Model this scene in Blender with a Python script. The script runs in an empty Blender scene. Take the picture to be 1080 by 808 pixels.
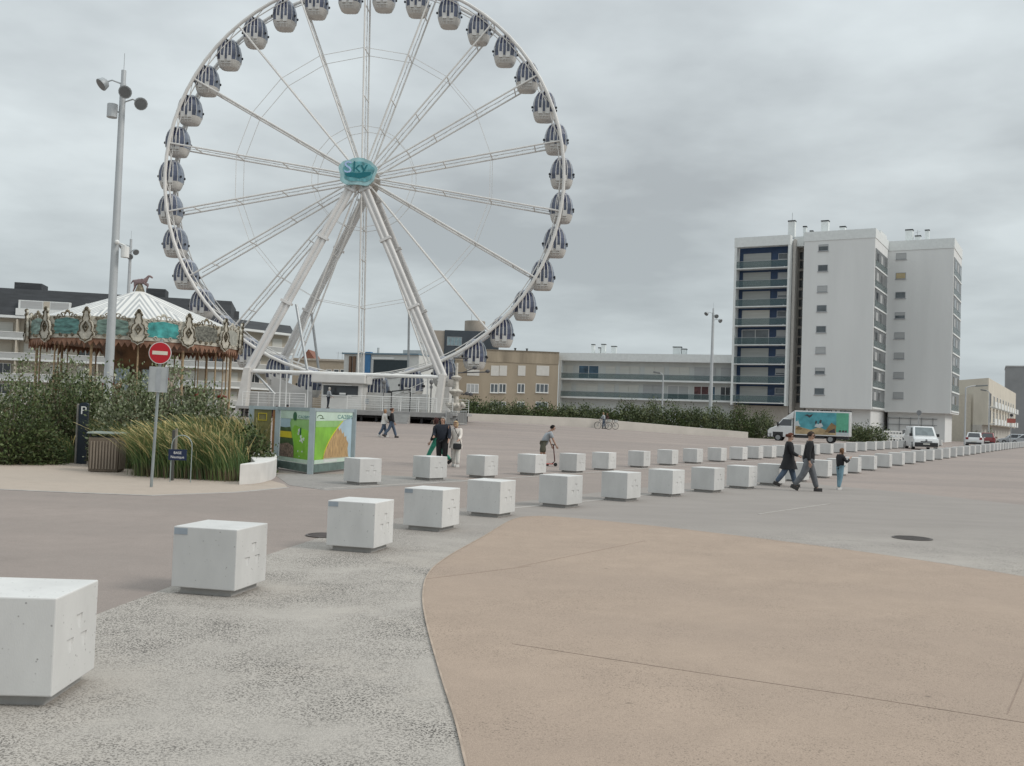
import bpy, bmesh, math, random
import numpy as np
from mathutils import Vector, Matrix
C = bpy.context
scene = C.scene
col = scene.collection
rnd = random.Random(7)
R_ = math.radians

# ------------------------------------------------------------------ camera
CAM_H, FPX, PITCH, ROLL = 1.85, 1045.0, R_(1.92), R_(2.06)
_fw = np.array([0, math.cos(PITCH), math.sin(PITCH)])
_up = np.array([0, -math.sin(PITCH), math.cos(PITCH)])
_rt = np.array([1.0, 0, 0])
_R = math.cos(ROLL) * _rt + math.sin(ROLL) * _up
_U = -math.sin(ROLL) * _rt + math.cos(ROLL) * _up
cam_d = bpy.data.cameras.new('camera')
cam = bpy.data.objects.new('camera', cam_d)
col.objects.link(cam)
cam_d.sensor_width = 36
cam_d.lens = FPX / 1080 * 36
cam_d.clip_end = 5000
cam_d.clip_start = 0.05
M = Matrix.Identity(4)
for i in range(3):
    M[i][0], M[i][1], M[i][2] = _R[i], _U[i], -_fw[i]
M[2][3] = CAM_H
cam.matrix_world = M
scene.camera = cam

# ------------------------------------------------------------------ sky and sun (overcast)
SUN_EL, SUN_AZ = R_(42), R_(108)          # azimuth measured clockwise from +Y
world = bpy.data.worlds.new('World')
scene.world = world
world.use_nodes = True
wt = world.node_tree
for n in list(wt.nodes):
    wt.nodes.remove(n)
def wn(t, **kw):
    n = wt.nodes.new(t)
    for k, v in kw.items():
        setattr(n, k, v)
    return n
out = wn('ShaderNodeOutputWorld')
bg = wn('ShaderNodeBackground')
bg.inputs['Strength'].default_value = 0.1
wt.links.new(bg.outputs[0], out.inputs[0])
sky = wn('ShaderNodeTexSky', sky_type='NISHITA', sun_disc=False)
sky.sun_elevation = SUN_EL
sky.sun_rotation = SUN_AZ
sky.air_density = 1.5
sky.dust_density = 3.0
tc = wn('ShaderNodeTexCoord')
sep = wn('ShaderNodeSeparateXYZ')
wt.links.new(tc.outputs['Generated'], sep.inputs[0])
def wmath(op, a, b=None, clamp=False):
    n = wn('ShaderNodeMath', operation=op, use_clamp=clamp)
    for i, x in enumerate((a, b)):
        if x is None: continue
        if isinstance(x, (int, float)): n.inputs[i].default_value = x
        else: wt.links.new(x, n.inputs[i])
    return n.outputs[0]
zc = wmath('MAXIMUM', sep.outputs['Z'], 0.0)
zz = wmath('ADD', zc, 0.16)
cx = wmath('DIVIDE', sep.outputs['X'], zz)
cy = wmath('DIVIDE', sep.outputs['Y'], zz)
comb = wn('ShaderNodeCombineXYZ')
wt.links.new(cx, comb.inputs[0]); wt.links.new(cy, comb.inputs[1])
def wnoise(scale, detail, rough, off):
    mp = wn('ShaderNodeMapping')
    mp.inputs['Location'].default_value = off
    wt.links.new(comb.outputs[0], mp.inputs[0])
    n = wn('ShaderNodeTexNoise')
    n.inputs['Scale'].default_value = scale
    n.inputs['Detail'].default_value = detail
    n.inputs['Roughness'].default_value = rough
    wt.links.new(mp.outputs[0], n.inputs['Vector'])
    return n.outputs['Fac']
n1 = wnoise(0.75, 5, 0.5, (3.1, 1.7, 0.0))
n2 = wnoise(2.1, 5, 0.55, (8.3, 2.2, 4.0))
nn = wmath('ADD', wmath('MULTIPLY', n1, 0.68), wmath('MULTIPLY', n2, 0.32))
ramp = wn('ShaderNodeValToRGB')
ramp.color_ramp.elements[0].position = 0.38
ramp.color_ramp.elements[0].color = (0.372, 0.404, 0.422, 1)
ramp.color_ramp.elements[1].position = 0.60
ramp.color_ramp.elements[1].color = (0.615, 0.668, 0.685, 1)
wt.links.new(nn, ramp.inputs[0])
hz = wmath('SUBTRACT', 1.0, wmath('MULTIPLY', zc, 4.5), clamp=True)      # soft brighter band low down
mixh = wn('ShaderNodeMix', data_type='RGBA')
mixh.inputs['B'].default_value = (0.50, 0.575, 0.61, 1)
wt.links.new(wmath('MULTIPLY', hz, 0.6), mixh.inputs['Factor'])
wt.links.new(ramp.outputs[0], mixh.inputs['A'])
zen = wmath('MULTIPLY', wmath('ADD', 1.0, wmath('MULTIPLY', wmath('POWER', zc, 1.6), 1.55)), 10.3)   # overcast sky: brighter overhead
sc_ = wn('ShaderNodeVectorMath', operation='SCALE')
wt.links.new(mixh.outputs['Result'], sc_.inputs[0])
wt.links.new(zen, sc_.inputs['Scale'])
mixs = wn('ShaderNodeMix', data_type='RGBA')
mixs.inputs['Factor'].default_value = 0.94
wt.links.new(sky.outputs[0], mixs.inputs['A'])
wt.links.new(sc_.outputs[0], mixs.inputs['B'])
wt.links.new(mixs.outputs['Result'], bg.inputs['Color'])

sd = bpy.data.lights.new('sun', 'SUN')
sd.energy = 1.5
sd.angle = R_(18)
sd.color = (1.0, 0.94, 0.87)
sun = bpy.data.objects.new('sun', sd)
col.objects.link(sun)
_dir = Vector((math.sin(SUN_AZ) * math.cos(SUN_EL), math.cos(SUN_AZ) * math.cos(SUN_EL), math.sin(SUN_EL)))
sun.rotation_euler = (-_dir).to_track_quat('-Z', 'Y').to_euler()
sun.location = (0, 0, 60)
scene.view_settings.view_transform = 'Standard'
scene.view_settings.look = 'None'
scene.view_settings.exposure = 0.0
scene.view_settings.gamma = 1.0

# ------------------------------------------------------------------ helpers
def ss(a, b, x):
    t = min(1.0, max(0.0, (x - a) / (b - a)))
    return t * t * (3 - 2 * t)
def gz(x, y):                                   # the plaza: level near by, rising gently towards the back left
    return 1.3 * ss(35, 95, y) * (1 - .73 * ss(-8, 32, x))
def ray(px, py):
    d = _fw + _R * (px - 540) / FPX + _U * (404 - py) / FPX
    return d / d[1]
def at(px, py, Y):                              # a direction and a measured depth give a point in the place
    p = ray(px, py) * Y
    return Vector((p[0], p[1], p[2] + CAM_H))
def ground(px, py, dz=0.0):
    d = ray(px, py); Y = 1.0
    while Y < 600:
        P = d * Y
        if P[2] + CAM_H < gz(P[0], P[1]) + dz: break
        Y *= 1.0015
    return Vector((P[0], P[1], P[2] + CAM_H))

MATS = {}
def mat(name, c, rough=0.7, metal=0.0, var=0.12, scale=2.5, bump=0.0, bscale=40.0, spec=0.4, detail=5.0, rand=0.0, stretch=None, coord='Object'):
    if name in MATS: return MATS[name]
    m = bpy.data.materials.new(name); m.use_nodes = True
    t = m.node_tree; b = t.nodes['Principled BSDF']
    b.inputs['Roughness'].default_value = rough
    b.inputs['Metallic'].default_value = metal
    b.inputs['Specular IOR Level'].default_value = spec
    tx = t.nodes.new('ShaderNodeTexCoord')
    vec = tx.outputs[coord]
    mp = t.nodes.new('ShaderNodeMapping')
    if stretch: mp.inputs['Scale'].default_value = stretch
    t.links.new(vec, mp.inputs[0])
    oi = t.nodes.new('ShaderNodeObjectInfo')
    ml = t.nodes.new('ShaderNodeVectorMath'); ml.operation = 'SCALE'
    ml.inputs[0].default_value = (37.0, 91.0, 53.0)
    t.links.new(oi.outputs['Random'], ml.inputs['Scale'])
    ad = t.nodes.new('ShaderNodeVectorMath'); ad.operation = 'ADD'
    t.links.new(mp.outputs[0], ad.inputs[0]); t.links.new(ml.outputs[0], ad.inputs[1])
    nz = t.nodes.new('ShaderNodeTexNoise')
    nz.inputs['Scale'].default_value = scale; nz.inputs['Detail'].default_value = detail
    nz.inputs['Roughness'].default_value = 0.6
    t.links.new(ad.outputs[0], nz.inputs['Vector'])
    rp = t.nodes.new('ShaderNodeValToRGB')
    rp.color_ramp.elements[0].position = 0.3; rp.color_ramp.elements[1].position = 0.7
    lo = [max(0, x * (1 - var)) for x in c]; hi = [min(1, x * (1 + var)) for x in c]
    rp.color_ramp.elements[0].color = (*lo, 1); rp.color_ramp.elements[1].color = (*hi, 1)
    t.links.new(nz.outputs['Fac'], rp.inputs[0])
    src = rp.outputs[0]
    if rand:
        hs = t.nodes.new('ShaderNodeHueSaturation')
        mm = t.nodes.new('ShaderNodeMapRange')
        mm.inputs['To Min'].default_value = 1 - rand; mm.inputs['To Max'].default_value = 1 + rand
        t.links.new(oi.outputs['Random'], mm.inputs['Value'])
        t.links.new(mm.outputs[0], hs.inputs['Value']); t.links.new(src, hs.inputs['Color'])
        src = hs.outputs[0]
    t.links.new(src, b.inputs['Base Color'])
    if bump:
        nb = t.nodes.new('ShaderNodeTexNoise'); nb.inputs['Scale'].default_value = bscale
        nb.inputs['Detail'].default_value = 4
        t.links.new(ad.outputs[0], nb.inputs['Vector'])
        bp = t.nodes.new('ShaderNodeBump'); bp.inputs['Strength'].default_value = bump
        bp.inputs['Distance'].default_value = 0.02
        t.links.new(nb.outputs['Fac'], bp.inputs['Height'])
        t.links.new(bp.outputs[0], b.inputs['Normal'])
    MATS[name] = m
    return m
def glass(name, c, alpha=0.5, rough=0.08):
    m = mat(name, c, rough, 0, 0.06, 1.0, spec=0.7)
    m.node_tree.nodes['Principled BSDF'].inputs['Alpha'].default_value = alpha
    return m

class MB:
    def __init__(s): s.v = []; s.f = []; s.m = []; s.mi = 0
    def add(s, vs, fs):
        o = len(s.v); s.v += [tuple(v) for v in vs]
        for f in fs:
            s.f.append(tuple(i + o for i in f)); s.m.append(s.mi)
        return s
    def mat(s, i): s.mi = i; return s
    def hexa(s, p):
        return s.add(p, [(3, 2, 1, 0), (4, 5, 6, 7), (0, 1, 5, 4), (1, 2, 6, 5), (2, 3, 7, 6), (3, 0, 4, 7)])
    def box(s, x0, x1, y0, y1, z0, z1):
        if x0 > x1: x0, x1 = x1, x0
        if y0 > y1: y0, y1 = y1, y0
        if z0 > z1: z0, z1 = z1, z0
        return s.hexa([(x0, y0, z0), (x1, y0, z0), (x1, y1, z0), (x0, y1, z0), (x0, y0, z1), (x1, y0, z1), (x1, y1, z1), (x0, y1, z1)])
    def obox(s, c, ax, ay, az):                   # centre and three half-axis vectors
        c, ax, ay, az = map(Vector, (c, ax, ay, az))
        return s.hexa([c - ax - ay - az, c + ax - ay - az, c + ax + ay - az, c - ax + ay - az, c - ax - ay + az, c + ax - ay + az, c + ax + ay + az, c - ax + ay + az])
    def tube(s, a, b, r0, r1=None, n=8, cap=True):
        return s.path([a, b], [r0, r0 if r1 is None else r1], n, cap)
    def path(s, pts, r, n=8, cap=True, closed=False):
        pts = [Vector(p) for p in pts]
        rs = r if isinstance(r, (list, tuple)) else [r] * len(pts)
        N = len(pts); vs = []; px = None
        for i, p in enumerate(pts):
            if closed: d = pts[(i + 1) % N] - pts[i - 1]
            elif i == 0: d = pts[1] - pts[0]
            elif i == N - 1: d = pts[-1] - pts[-2]
            else: d = pts[i + 1] - pts[i - 1]
            d.normalize()
            if px is None:
                h = Vector((0, 0, 1)) if abs(d.z) < .9 else Vector((0, 1, 0))
                px = d.cross(h).normalized()
            else:
                px = (px - d * px.dot(d)).normalized()
            py = d.cross(px)
            for k in range(n):
                a = 2 * math.pi * (k + .5) / n
                vs.append(p + (px * math.cos(a) + py * math.sin(a)) * rs[i])
        fs = []
        for i in range(N if closed else N - 1):
            j = (i + 1) % N
            for k in range(n):
                k2 = (k + 1) % n
                fs.append((i * n + k, i * n + k2, j * n + k2, j * n + k))
        if cap and not closed:
            fs.append(tuple(range(n - 1, -1, -1))); fs.append(tuple((N - 1) * n + k for k in range(n)))
        return s.add(vs, fs)
    def loft(s, secs, cap=True, closed=True):
        n = len(secs[0]); vs = [p for q in secs for p in q]; fs = []
        for i in range(len(secs) - 1):
            for k in range(n if closed else n - 1):
                k2 = (k + 1) % n
                fs.append((i * n + k, i * n + k2, (i + 1) * n + k2, (i + 1) * n + k))
        if cap:
            fs.append(tuple(range(n - 1, -1, -1))); fs.append(tuple((len(secs) - 1) * n + k for k in range(n)))
        return s.add(vs, fs)
    def lathe(s, prof, n=16, c=(0, 0, 0), cap=True):
        secs = [[(c[0] + r * math.cos(2 * math.pi * k / n), c[1] + r * math.sin(2 * math.pi * k / n), c[2] + z) for k in range(n)] for r, z in prof]
        return s.loft(secs, cap)
    def ell(s, c, r, nu=10, nv=7, rot=None):
        secs = []
        for j in range(nv):
            t = -math.pi / 2 + math.pi * (j + .25) / (nv - .5)
            ring = []
            for k in range(nu):
                a = 2 * math.pi * k / nu
                v = Vector((r[0] * math.cos(t) * math.cos(a), r[1] * math.cos(t) * math.sin(a), r[2] * math.sin(t)))
                if rot: v = rot @ v
                ring.append(Vector(c) + v)
            secs.append(ring)
        return s.loft(secs)
    def prism(s, poly, fn0, fn1):                 # poly in 2D mapped by fn0 / fn1 to the two ends
        n = len(poly)
        vs = [fn0(*p) for p in poly] + [fn1(*p) for p in poly]
        fs = [tuple(range(n - 1, -1, -1)), tuple(range(n, 2 * n))]
        fs += [(k, (k + 1) % n, n + (k + 1) % n, n + k) for k in range(n)]
        return s.add(vs, fs)
    def face(s, *p): return s.add(p, [tuple(range(len(p)))])
    def build(s, name, mats, parent=None, smooth=None, bevel=0, seg=2, loc=None, rz=None):
        me = bpy.data.meshes.new(name)
        me.from_pydata(s.v, [], s.f)
        if not isinstance(mats, (list, tuple)): mats = [mats]
        for m in mats: me.materials.append(m)
        me.polygons.foreach_set('material_index', s.m)
        me.validate()
        bm = bmesh.new(); bm.from_mesh(me)
        bmesh.ops.recalc_face_normals(bm, faces=bm.faces)
        if bevel:
            bmesh.ops.bevel(bm, geom=list(bm.edges), offset=bevel, segments=seg, affect='EDGES', clamp_overlap=True, profile=.5)
        bm.to_mesh(me); bm.free()
        if smooth is not None:
            me.polygons.foreach_set('use_smooth', [True] * len(me.polygons))
            me.set_sharp_from_angle(angle=R_(smooth))
        o = bpy.data.objects.new(name, me)
        col.objects.link(o)
        if parent: o.parent = parent
        if loc is not None: o.location = loc
        if rz is not None: o.rotation_euler.z = rz
        return o

def tag(o, label=None, cat=None, group=None, kind=None):
    if label: o['label'] = label
    if cat: o['category'] = cat
    if group: o['group'] = group
    if kind: o['kind'] = kind
    return o
def thing(name, label, cat, loc=(0, 0, 0), rz=0.0, group=None):
    o = bpy.data.objects.new(name, None)
    o.empty_display_size = .3
    col.objects.link(o)
    o.location = loc; o.rotation_euler = (0, 0, rz)
    return tag(o, label, cat, group)
def kids(o): return [c for c in bpy.data.objects if c.parent == o]
def copy_tree(o, parent=None):
    ch = list(o.children)
    c = o.copy(); col.objects.link(c)
    if parent: c.parent = parent
    for k in ch: copy_tree(k, c)
    return c
def text_mb(txt, size, fn, mb, depth=0.004):
    cu = bpy.data.curves.new('lettering', 'FONT')
    cu.body = txt; cu.size = size; cu.align_x = 'CENTER'; cu.align_y = 'CENTER'; cu.resolution_u = 3
    o = bpy.data.objects.new('lettering', cu); col.objects.link(o)
    C.view_layer.update()
    me = bpy.data.meshes.new_from_object(o.evaluated_get(C.evaluated_depsgraph_get()))
    vs = [fn(v.co.x, v.co.y) for v in me.vertices]
    fs = [tuple(p.vertices) for p in me.polygons]
    mb.add(vs, fs)
    bpy.data.objects.remove(o); bpy.data.curves.remove(cu); bpy.data.meshes.remove(me)
ORD = ['first', 'second', 'third', 'fourth', 'fifth', 'sixth', 'seventh', 'eighth', 'ninth', 'tenth', 'eleventh', 'twelfth', 'thirteenth', 'fourteenth', 'fifteenth', 'sixteenth', 'seventeenth', 'eighteenth', 'nineteenth', 'twentieth']
TENS = {2: 'twenty', 3: 'thirty', 4: 'forty'}
def ordinal(n):
    if n <= 20: return ORD[n - 1]
    if n % 10 == 0: return {30: 'thirtieth', 40: 'fortieth', 50: 'fiftieth'}[n]
    return TENS[n // 10] + '-' + ORD[n % 10 - 1]
def crom(P, k=6):                                # smooth curve through points
    out = []
    P = [Vector(p) for p in P]
    for i in range(len(P) - 1):
        a = P[max(0, i - 1)]; b = P[i]; c = P[i + 1]; d = P[min(len(P) - 1, i + 2)]
        for j in range(k):
            t = j / k
            out.append(0.5 * ((2 * b) + (c - a) * t + (2 * a - 5 * b + 4 * c - d) * t * t + (3 * b - a - 3 * c + d) * t ** 3))
    out.append(P[-1])
    return out

# ------------------------------------------------------------------ materials
concrete_w = mat('white_concrete', (.56, .555, .54), .8, var=.085, scale=2.6, bump=.05, bscale=120, rand=.07, stretch=(1, 1, .45))
def add_pits(m):
    t = m.node_tree; b = t.nodes['Principled BSDF']
    src = b.inputs['Base Color'].links[0].from_socket
    tx = t.nodes.new('ShaderNodeTexCoord')
    vo = t.nodes.new('ShaderNodeTexVoronoi'); vo.inputs['Scale'].default_value = 24
    t.links.new(tx.outputs['Object'], vo.inputs['Vector'])
    rp = t.nodes.new('ShaderNodeValToRGB')
    rp.color_ramp.elements[0].position = .10; rp.color_ramp.elements[0].color = (1, 1, 1, 1)
    rp.color_ramp.elements[1].position = .19; rp.color_ramp.elements[1].color = (0, 0, 0, 1)
    t.links.new(vo.outputs['Distance'], rp.inputs[0])
    nz = t.nodes.new('ShaderNodeTexNoise'); nz.inputs['Scale'].default_value = 7
    t.links.new(tx.outputs['Object'], nz.inputs['Vector'])
    r2 = t.nodes.new('ShaderNodeValToRGB'); r2.color_ramp.elements[0].position = .49; r2.color_ramp.elements[1].position = .6
    t.links.new(nz.outputs['Fac'], r2.inputs[0])
    mu = t.nodes.new('ShaderNodeMath'); mu.operation = 'MULTIPLY'
    t.links.new(rp.outputs[0], mu.inputs[0]); t.links.new(r2.outputs[0], mu.inputs[1])
    mx = t.nodes.new('ShaderNodeMix'); mx.data_type = 'RGBA'
    mx.inputs['B'].default_value = (.30, .29, .28, 1)
    t.links.new(mu.outputs[0], mx.inputs['Factor']); t.links.new(src, mx.inputs['A'])
    t.links.new(mx.outputs['Result'], b.inputs['Base Color'])
add_pits(concrete_w)
concrete_g = mat('grey_concrete', (.36, .35, .335), .85, var=.15, scale=4, bump=.2)
white_paint = mat('white_paint', (.74, .74, .72), .45, var=.05, scale=1.2)
cream_steel = mat('cream_white_steel', (.66, .645, .62), .5, var=.08, scale=.8)
dull_steel = mat('galvanised_steel', (.40, .42, .43), .45, .5, var=.12, scale=4)
lamp_steel = mat('pale_grey_steel', (.44, .46, .47), .5, .2, var=.08, scale=1.5)
black = mat('black_plastic', (.025, .026, .028), .5, var=.2)
rubber = mat('tyre_rubber', (.02, .02, .021), .85)
dark_glass = mat('dark_glass', (.03, .035, .04), .08, var=.15, scale=.6, spec=.8)
grey_glass = mat('grey_tinted_glass', (.20, .22, .24), .12, var=.2, scale=1.2, spec=.8)
pane_glass = mat('window_glass', (.09, .105, .115), .1, var=.5, scale=.5, spec=.8)
rail_glass = glass('green_balcony_glass', (.10, .15, .155), .45, .25)
rail_glass.node_tree.nodes['Principled BSDF'].inputs['Specular IOR Level'].default_value = .3
navy = mat('navy_panel', (.026, .055, .12), .5, var=.15)
# ------------------------------------------------------------------ ground
def ground_mat(name, base, dark, fleck=None, big=.12, bandy=0.0, flscale=70, flth=(.54, .60), dust=None, bump=.35, bandscale=(.05, .33, 1), fade=None):
    m = bpy.data.materials.new(name); m.use_nodes = True
    t = m.node_tree; b = t.nodes['Principled BSDF']
    b.inputs['Roughness'].default_value = .9; b.inputs['Specular IOR Level'].default_value = .25
    tx = t.nodes.new('ShaderNodeTexCoord'); V = tx.outputs['Object']
    def noise(sc, det=6, rough=.6, st=None):
        v = V
        if st:
            mp = t.nodes.new('ShaderNodeMapping'); mp.inputs['Scale'].default_value = st
            mp.inputs['Rotation'].default_value = (0, 0, R_(-7))
            t.links.new(V, mp.inputs[0]); v = mp.outputs[0]
        n = t.nodes.new('ShaderNodeTexNoise'); n.inputs['Scale'].default_value = sc
        n.inputs['Detail'].default_value = det; n.inputs['Roughness'].default_value = rough
        t.links.new(v, n.inputs['Vector']); return n.outputs['Fac']
    def ramp(src, a, b_, ca, cb):
        r = t.nodes.new('ShaderNodeValToRGB')
        r.color_ramp.elements[0].position = a; r.color_ramp.elements[1].position = b_
        r.color_ramp.elements[0].color = (*ca, 1); r.color_ramp.elements[1].color = (*cb, 1)
        t.links.new(src, r.inputs[0]); return r.outputs[0]
    def mix(f, A, B, mode='MIX'):
        x = t.nodes.new('ShaderNodeMix'); x.data_type = 'RGBA'; x.blend_type = mode
        for k, s in (('Factor', f), ('A', A), ('B', B)):
            if isinstance(s, (int, float)): x.inputs[k].default_value = s
            elif isinstance(s, tuple): x.inputs[k].default_value = (*s, 1)
            else: t.links.new(s, x.inputs[k])
        return x.outputs['Result']
    c = ramp(noise(.22, 5), .3, .7, tuple(x * (1 - big) for x in base), tuple(min(1, x * (1 + big)) for x in base))
    c = mix(.5, c, ramp(noise(2.2, 7, .65), .3, .72, tuple(x * .86 for x in base), tuple(x * 1.12 for x in base)))
    if bandy:
        bd = ramp(noise(1.0, 3, .5, bandscale), .42, .6, (0, 0, 0), (1, 1, 1))
        x = t.nodes.new('ShaderNodeMath'); x.operation = 'MULTIPLY'; x.inputs[1].default_value = bandy
        t.links.new(bd, x.inputs[0])
        c = mix(x.outputs[0], c, dark)
    g = noise(160, 2, .5)
    c = mix(.55, c, ramp(g, .35, .65, (.68, .68, .68), (1.32, 1.32, 1.32)), 'MULTIPLY')
    hgt = g
    if fleck:
        fl = ramp(noise(flscale, 1.5, .5), flth[0], flth[1], (0, 0, 0), (1, 1, 1))
        wear = ramp(noise(.8, 5, .6), .36, .62, (0.12, 0.12, 0.12), (1, 1, 1))
        x = t.nodes.new('ShaderNodeMath'); x.operation = 'MULTIPLY'
        t.links.new(fl, x.inputs[0]); t.links.new(wear, x.inputs[1])
        c = mix(x.outputs[0], c, fleck)
    if dust:
        ds = ramp(noise(.55, 6, .62), .52, .74, (0, 0, 0), (.75, .75, .75))
        c = mix(ds, c, dust)
    if fade:                                       # the aggregate gives way to plain worn concrete further along
        sp = t.nodes.new('ShaderNodeSeparateXYZ'); t.links.new(V, sp.inputs[0])
        mr = t.nodes.new('ShaderNodeMapRange'); mr.inputs['From Min'].default_value = fade[0]; mr.inputs['From Max'].default_value = fade[1]
        an = t.nodes.new('ShaderNodeMath'); an.operation = 'MULTIPLY_ADD'; an.inputs[1].default_value = 7.0
        t.links.new(noise(.3, 4), an.inputs[0]); t.links.new(sp.outputs['Y'], an.inputs[2]); t.links.new(an.outputs[0], mr.inputs['Value'])
        c = mix(mr.outputs[0], c, mix(.5, fade[2], ramp(noise(1.3, 6, .65, (.35, .8, 1)), .3, .7, tuple(x * .86 for x in fade[2]), tuple(x * 1.14 for x in fade[2]))))
    # gum spots, drips and faint stains
    vo = t.nodes.new('ShaderNodeTexVoronoi'); vo.inputs['Scale'].default_value = .9; t.links.new(V, vo.inputs['Vector'])
    spot = ramp(vo.outputs['Distance'], .012, .03, (.55, .55, .55), (0, 0, 0))
    c = mix(spot, c, tuple(x * .35 for x in base))
    vo2 = t.nodes.new('ShaderNodeTexVoronoi'); vo2.inputs['Scale'].default_value = 2.7; t.links.new(V, vo2.inputs['Vector'])
    c = mix(ramp(vo2.outputs['Distance'], .02, .05, (.3, .3, .3), (0, 0, 0)), c, tuple(x * .45 for x in base))
    c = mix(ramp(noise(.75, 8, .72), .57, .68, (0, 0, 0), (.22, .22, .22)), c, tuple(x * .66 for x in base))
    t.links.new(c, b.inputs['Base Color'])
    bp = t.nodes.new('ShaderNodeBump'); bp.inputs['Strength'].default_value = bump; bp.inputs['Distance'].default_value = .01
    t.links.new(hgt, bp.inputs['Height']); t.links.new(bp.outputs[0], b.inputs['Normal'])
    return m
plaza_m = ground_mat('pinkish_asphalt', (.292, .246, .22), (.243, .208, .19), bandy=.75, big=.07)
road_m = ground_mat('road_asphalt', (.268, .227, .203), (.232, .20, .18), bandy=.5, big=.1)
strip_m = ground_mat('speckled_aggregate', (.395, .364, .328), (.25, .24, .23), fleck=(.075, .068, .061), flscale=78, flth=(.525, .555), dust=(.41, .37, .325), bump=.5, fade=(15.5, 23, (.272, .246, .226)))
grey_m = ground_mat('grey_concrete_paving', (.285, .268, .25), (.25, .236, .222), fleck=(.12, .115, .11), flscale=78, flth=(.55, .60), bandy=.5)
disc_m = ground_mat('sand_coloured_concrete', (.352, .274, .216), (.306, .24, .194), fleck=(.17, .135, .105), flscale=80, flth=(.6, .66), bandy=.4, big=.08, bandscale=(.25, .5, 1))
sand_m = ground_mat('pale_sand', (.40, .336, .28), (.35, .30, .255), bandy=.4, big=.08)
joint_m = mat('pale_kerb_stone', (.34, .315, .29), .9, var=.15, scale=5)
crack_m = mat('dark_joint', (.25, .19, .152), .95, var=.2, scale=3)

mb = MB()
xs = [-900, -500, -250, -120] + [-70 + 3.5 * i for i in range(44)] + [110, 160, 260, 500, 900]
ys = [-60, -25, 0, 15, 30] + [33 + 2.5 * i for i in range(32)] + [120, 140, 170, 220, 320, 500, 900, 1800]
nx = len(xs)
mb.add([(x, y, gz(x, y)) for y in ys for x in xs], [(j * nx + i, j * nx + i + 1, (j + 1) * nx + i + 1, (j + 1) * nx + i) for j in range(len(ys) - 1) for i in range(nx - 1)])
tag(mb.build('ground', plaza_m, smooth=60), kind='structure')

def sheet(name, px, m, dz, curve=False, world=None):
    P = [ground(*p) for p in px] if world is None else [Vector((x, y, 0)) for x, y in world]
    if curve: P = crom(P, 5)
    mb = MB()
    bm = bmesh.new()
    vs = [bm.verts.new((p.x, p.y, 0)) for p in P]
    bm.faces.new(vs)
    bmesh.ops.triangulate(bm, faces=bm.faces, ngon_method='EAR_CLIP')
    for k in range(4):                            # cut finely enough to follow the rise
        es = [e for e in bm.edges if e.calc_length() > 4 and max(v.co.y for v in e.verts) > 33]
        if not es: break
        bmesh.ops.subdivide_edges(bm, edges=es, cuts=1)
        bmesh.ops.triangulate(bm, faces=bm.faces)
    for v in bm.verts: v.co.z = gz(v.co.x, v.co.y) + dz
    for f_ in bm.faces:
        f_.normal_update()
        if f_.normal.z < 0: f_.normal_flip()
    be = [e for e in bm.edges if len(e.link_faces) == 1]          # a short skirt closes the edge
    ex = bmesh.ops.extrude_edge_only(bm, edges=be)
    for v in ex['geom']:
        if isinstance(v, bmesh.types.BMVert): v.co.z -= .05
    me = bpy.data.meshes.new(name); bm.to_mesh(me); bm.free()
    me.materials.append(m)
    o = bpy.data.objects.new(name, me); col.objects.link(o)
    return tag(o, kind='structure')
sheet('road', [(-150, 535), (0, 518), (155, 524), (300, 517), (345, 517), (440, 511), (540, 503), (640, 497), (700, 492), (720, 509), (640, 520), (540, 531), (440, 545), (345, 566), (200, 613), (105, 648), (-200, 740)], road_m, .004)
sheet('paved_strip', [(-300, 830), (-120, 745), (105, 648), (200, 612), (290, 583), (345, 565), (420, 547), (490, 536), (545, 530), (640, 518.5), (720, 560), (600, 900), (-100, 1100), (-300, 1000)], strip_m, .008)
sheet('grey_paving', [(640, 518.5), (680, 514.5), (760, 506), (830, 506), (870, 512), (960, 520), (1080, 533), (1200, 548), (1200, 660), (900, 620), (720, 560)], strip_m, .008)
sheet('grey_apron', [(288, 500), (305, 512), (345, 517.5), (440, 511.5), (500, 507.5), (468, 504.5), (375, 500)], grey_m, .006)
disc_px = [(510, 880), (491, 808), (480, 762), (465, 715), (450, 660), (446, 628), (453, 605), (475, 587), (510, 567), (541, 549), (565, 545.5), (600, 547), (700, 557), (800, 569), (900, 582), (1000, 597), (1080, 610), (1250, 640)]
dP = crom([ground(*p) for p in disc_px], 5)
dW = [(p.x, p.y) for p in dP] + [(9, 8), (8, -3), (0.2, -3), (0.0, 1.0)]
sheet('sand_coloured_circle', None, disc_m, .020, world=dW)
mb = MB()                                         # narrow raised edge of the circle
for i in range(len(dP) - 1):
    a, b = dP[i], dP[i + 1]
    n = Vector((b.y - a.y, a.x - b.x, 0))
    if n.length < 1e-6: continue
    n = n.normalized() * .008
    mb.face((a.x - n.x, a.y - n.y, .024), (b.x - n.x, b.y - n.y, .024), (b.x + n.x, b.y + n.y, .024), (a.x + n.x, a.y + n.y, .024))
tag(mb.build('circle_edge', mat('edge_stone', (.36, .285, .225), .9, var=.2, scale=4)), kind='structure')
sheet('sand_pavement', [(-200, 480), (-80, 462), (0, 462), (60, 470), (150, 480), (260, 500), (300, 511), (303, 514), (250, 519), (160, 522.5), (80, 519.5), (0, 516), (-200, 508)], sand_m, .006, curve=False)
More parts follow.
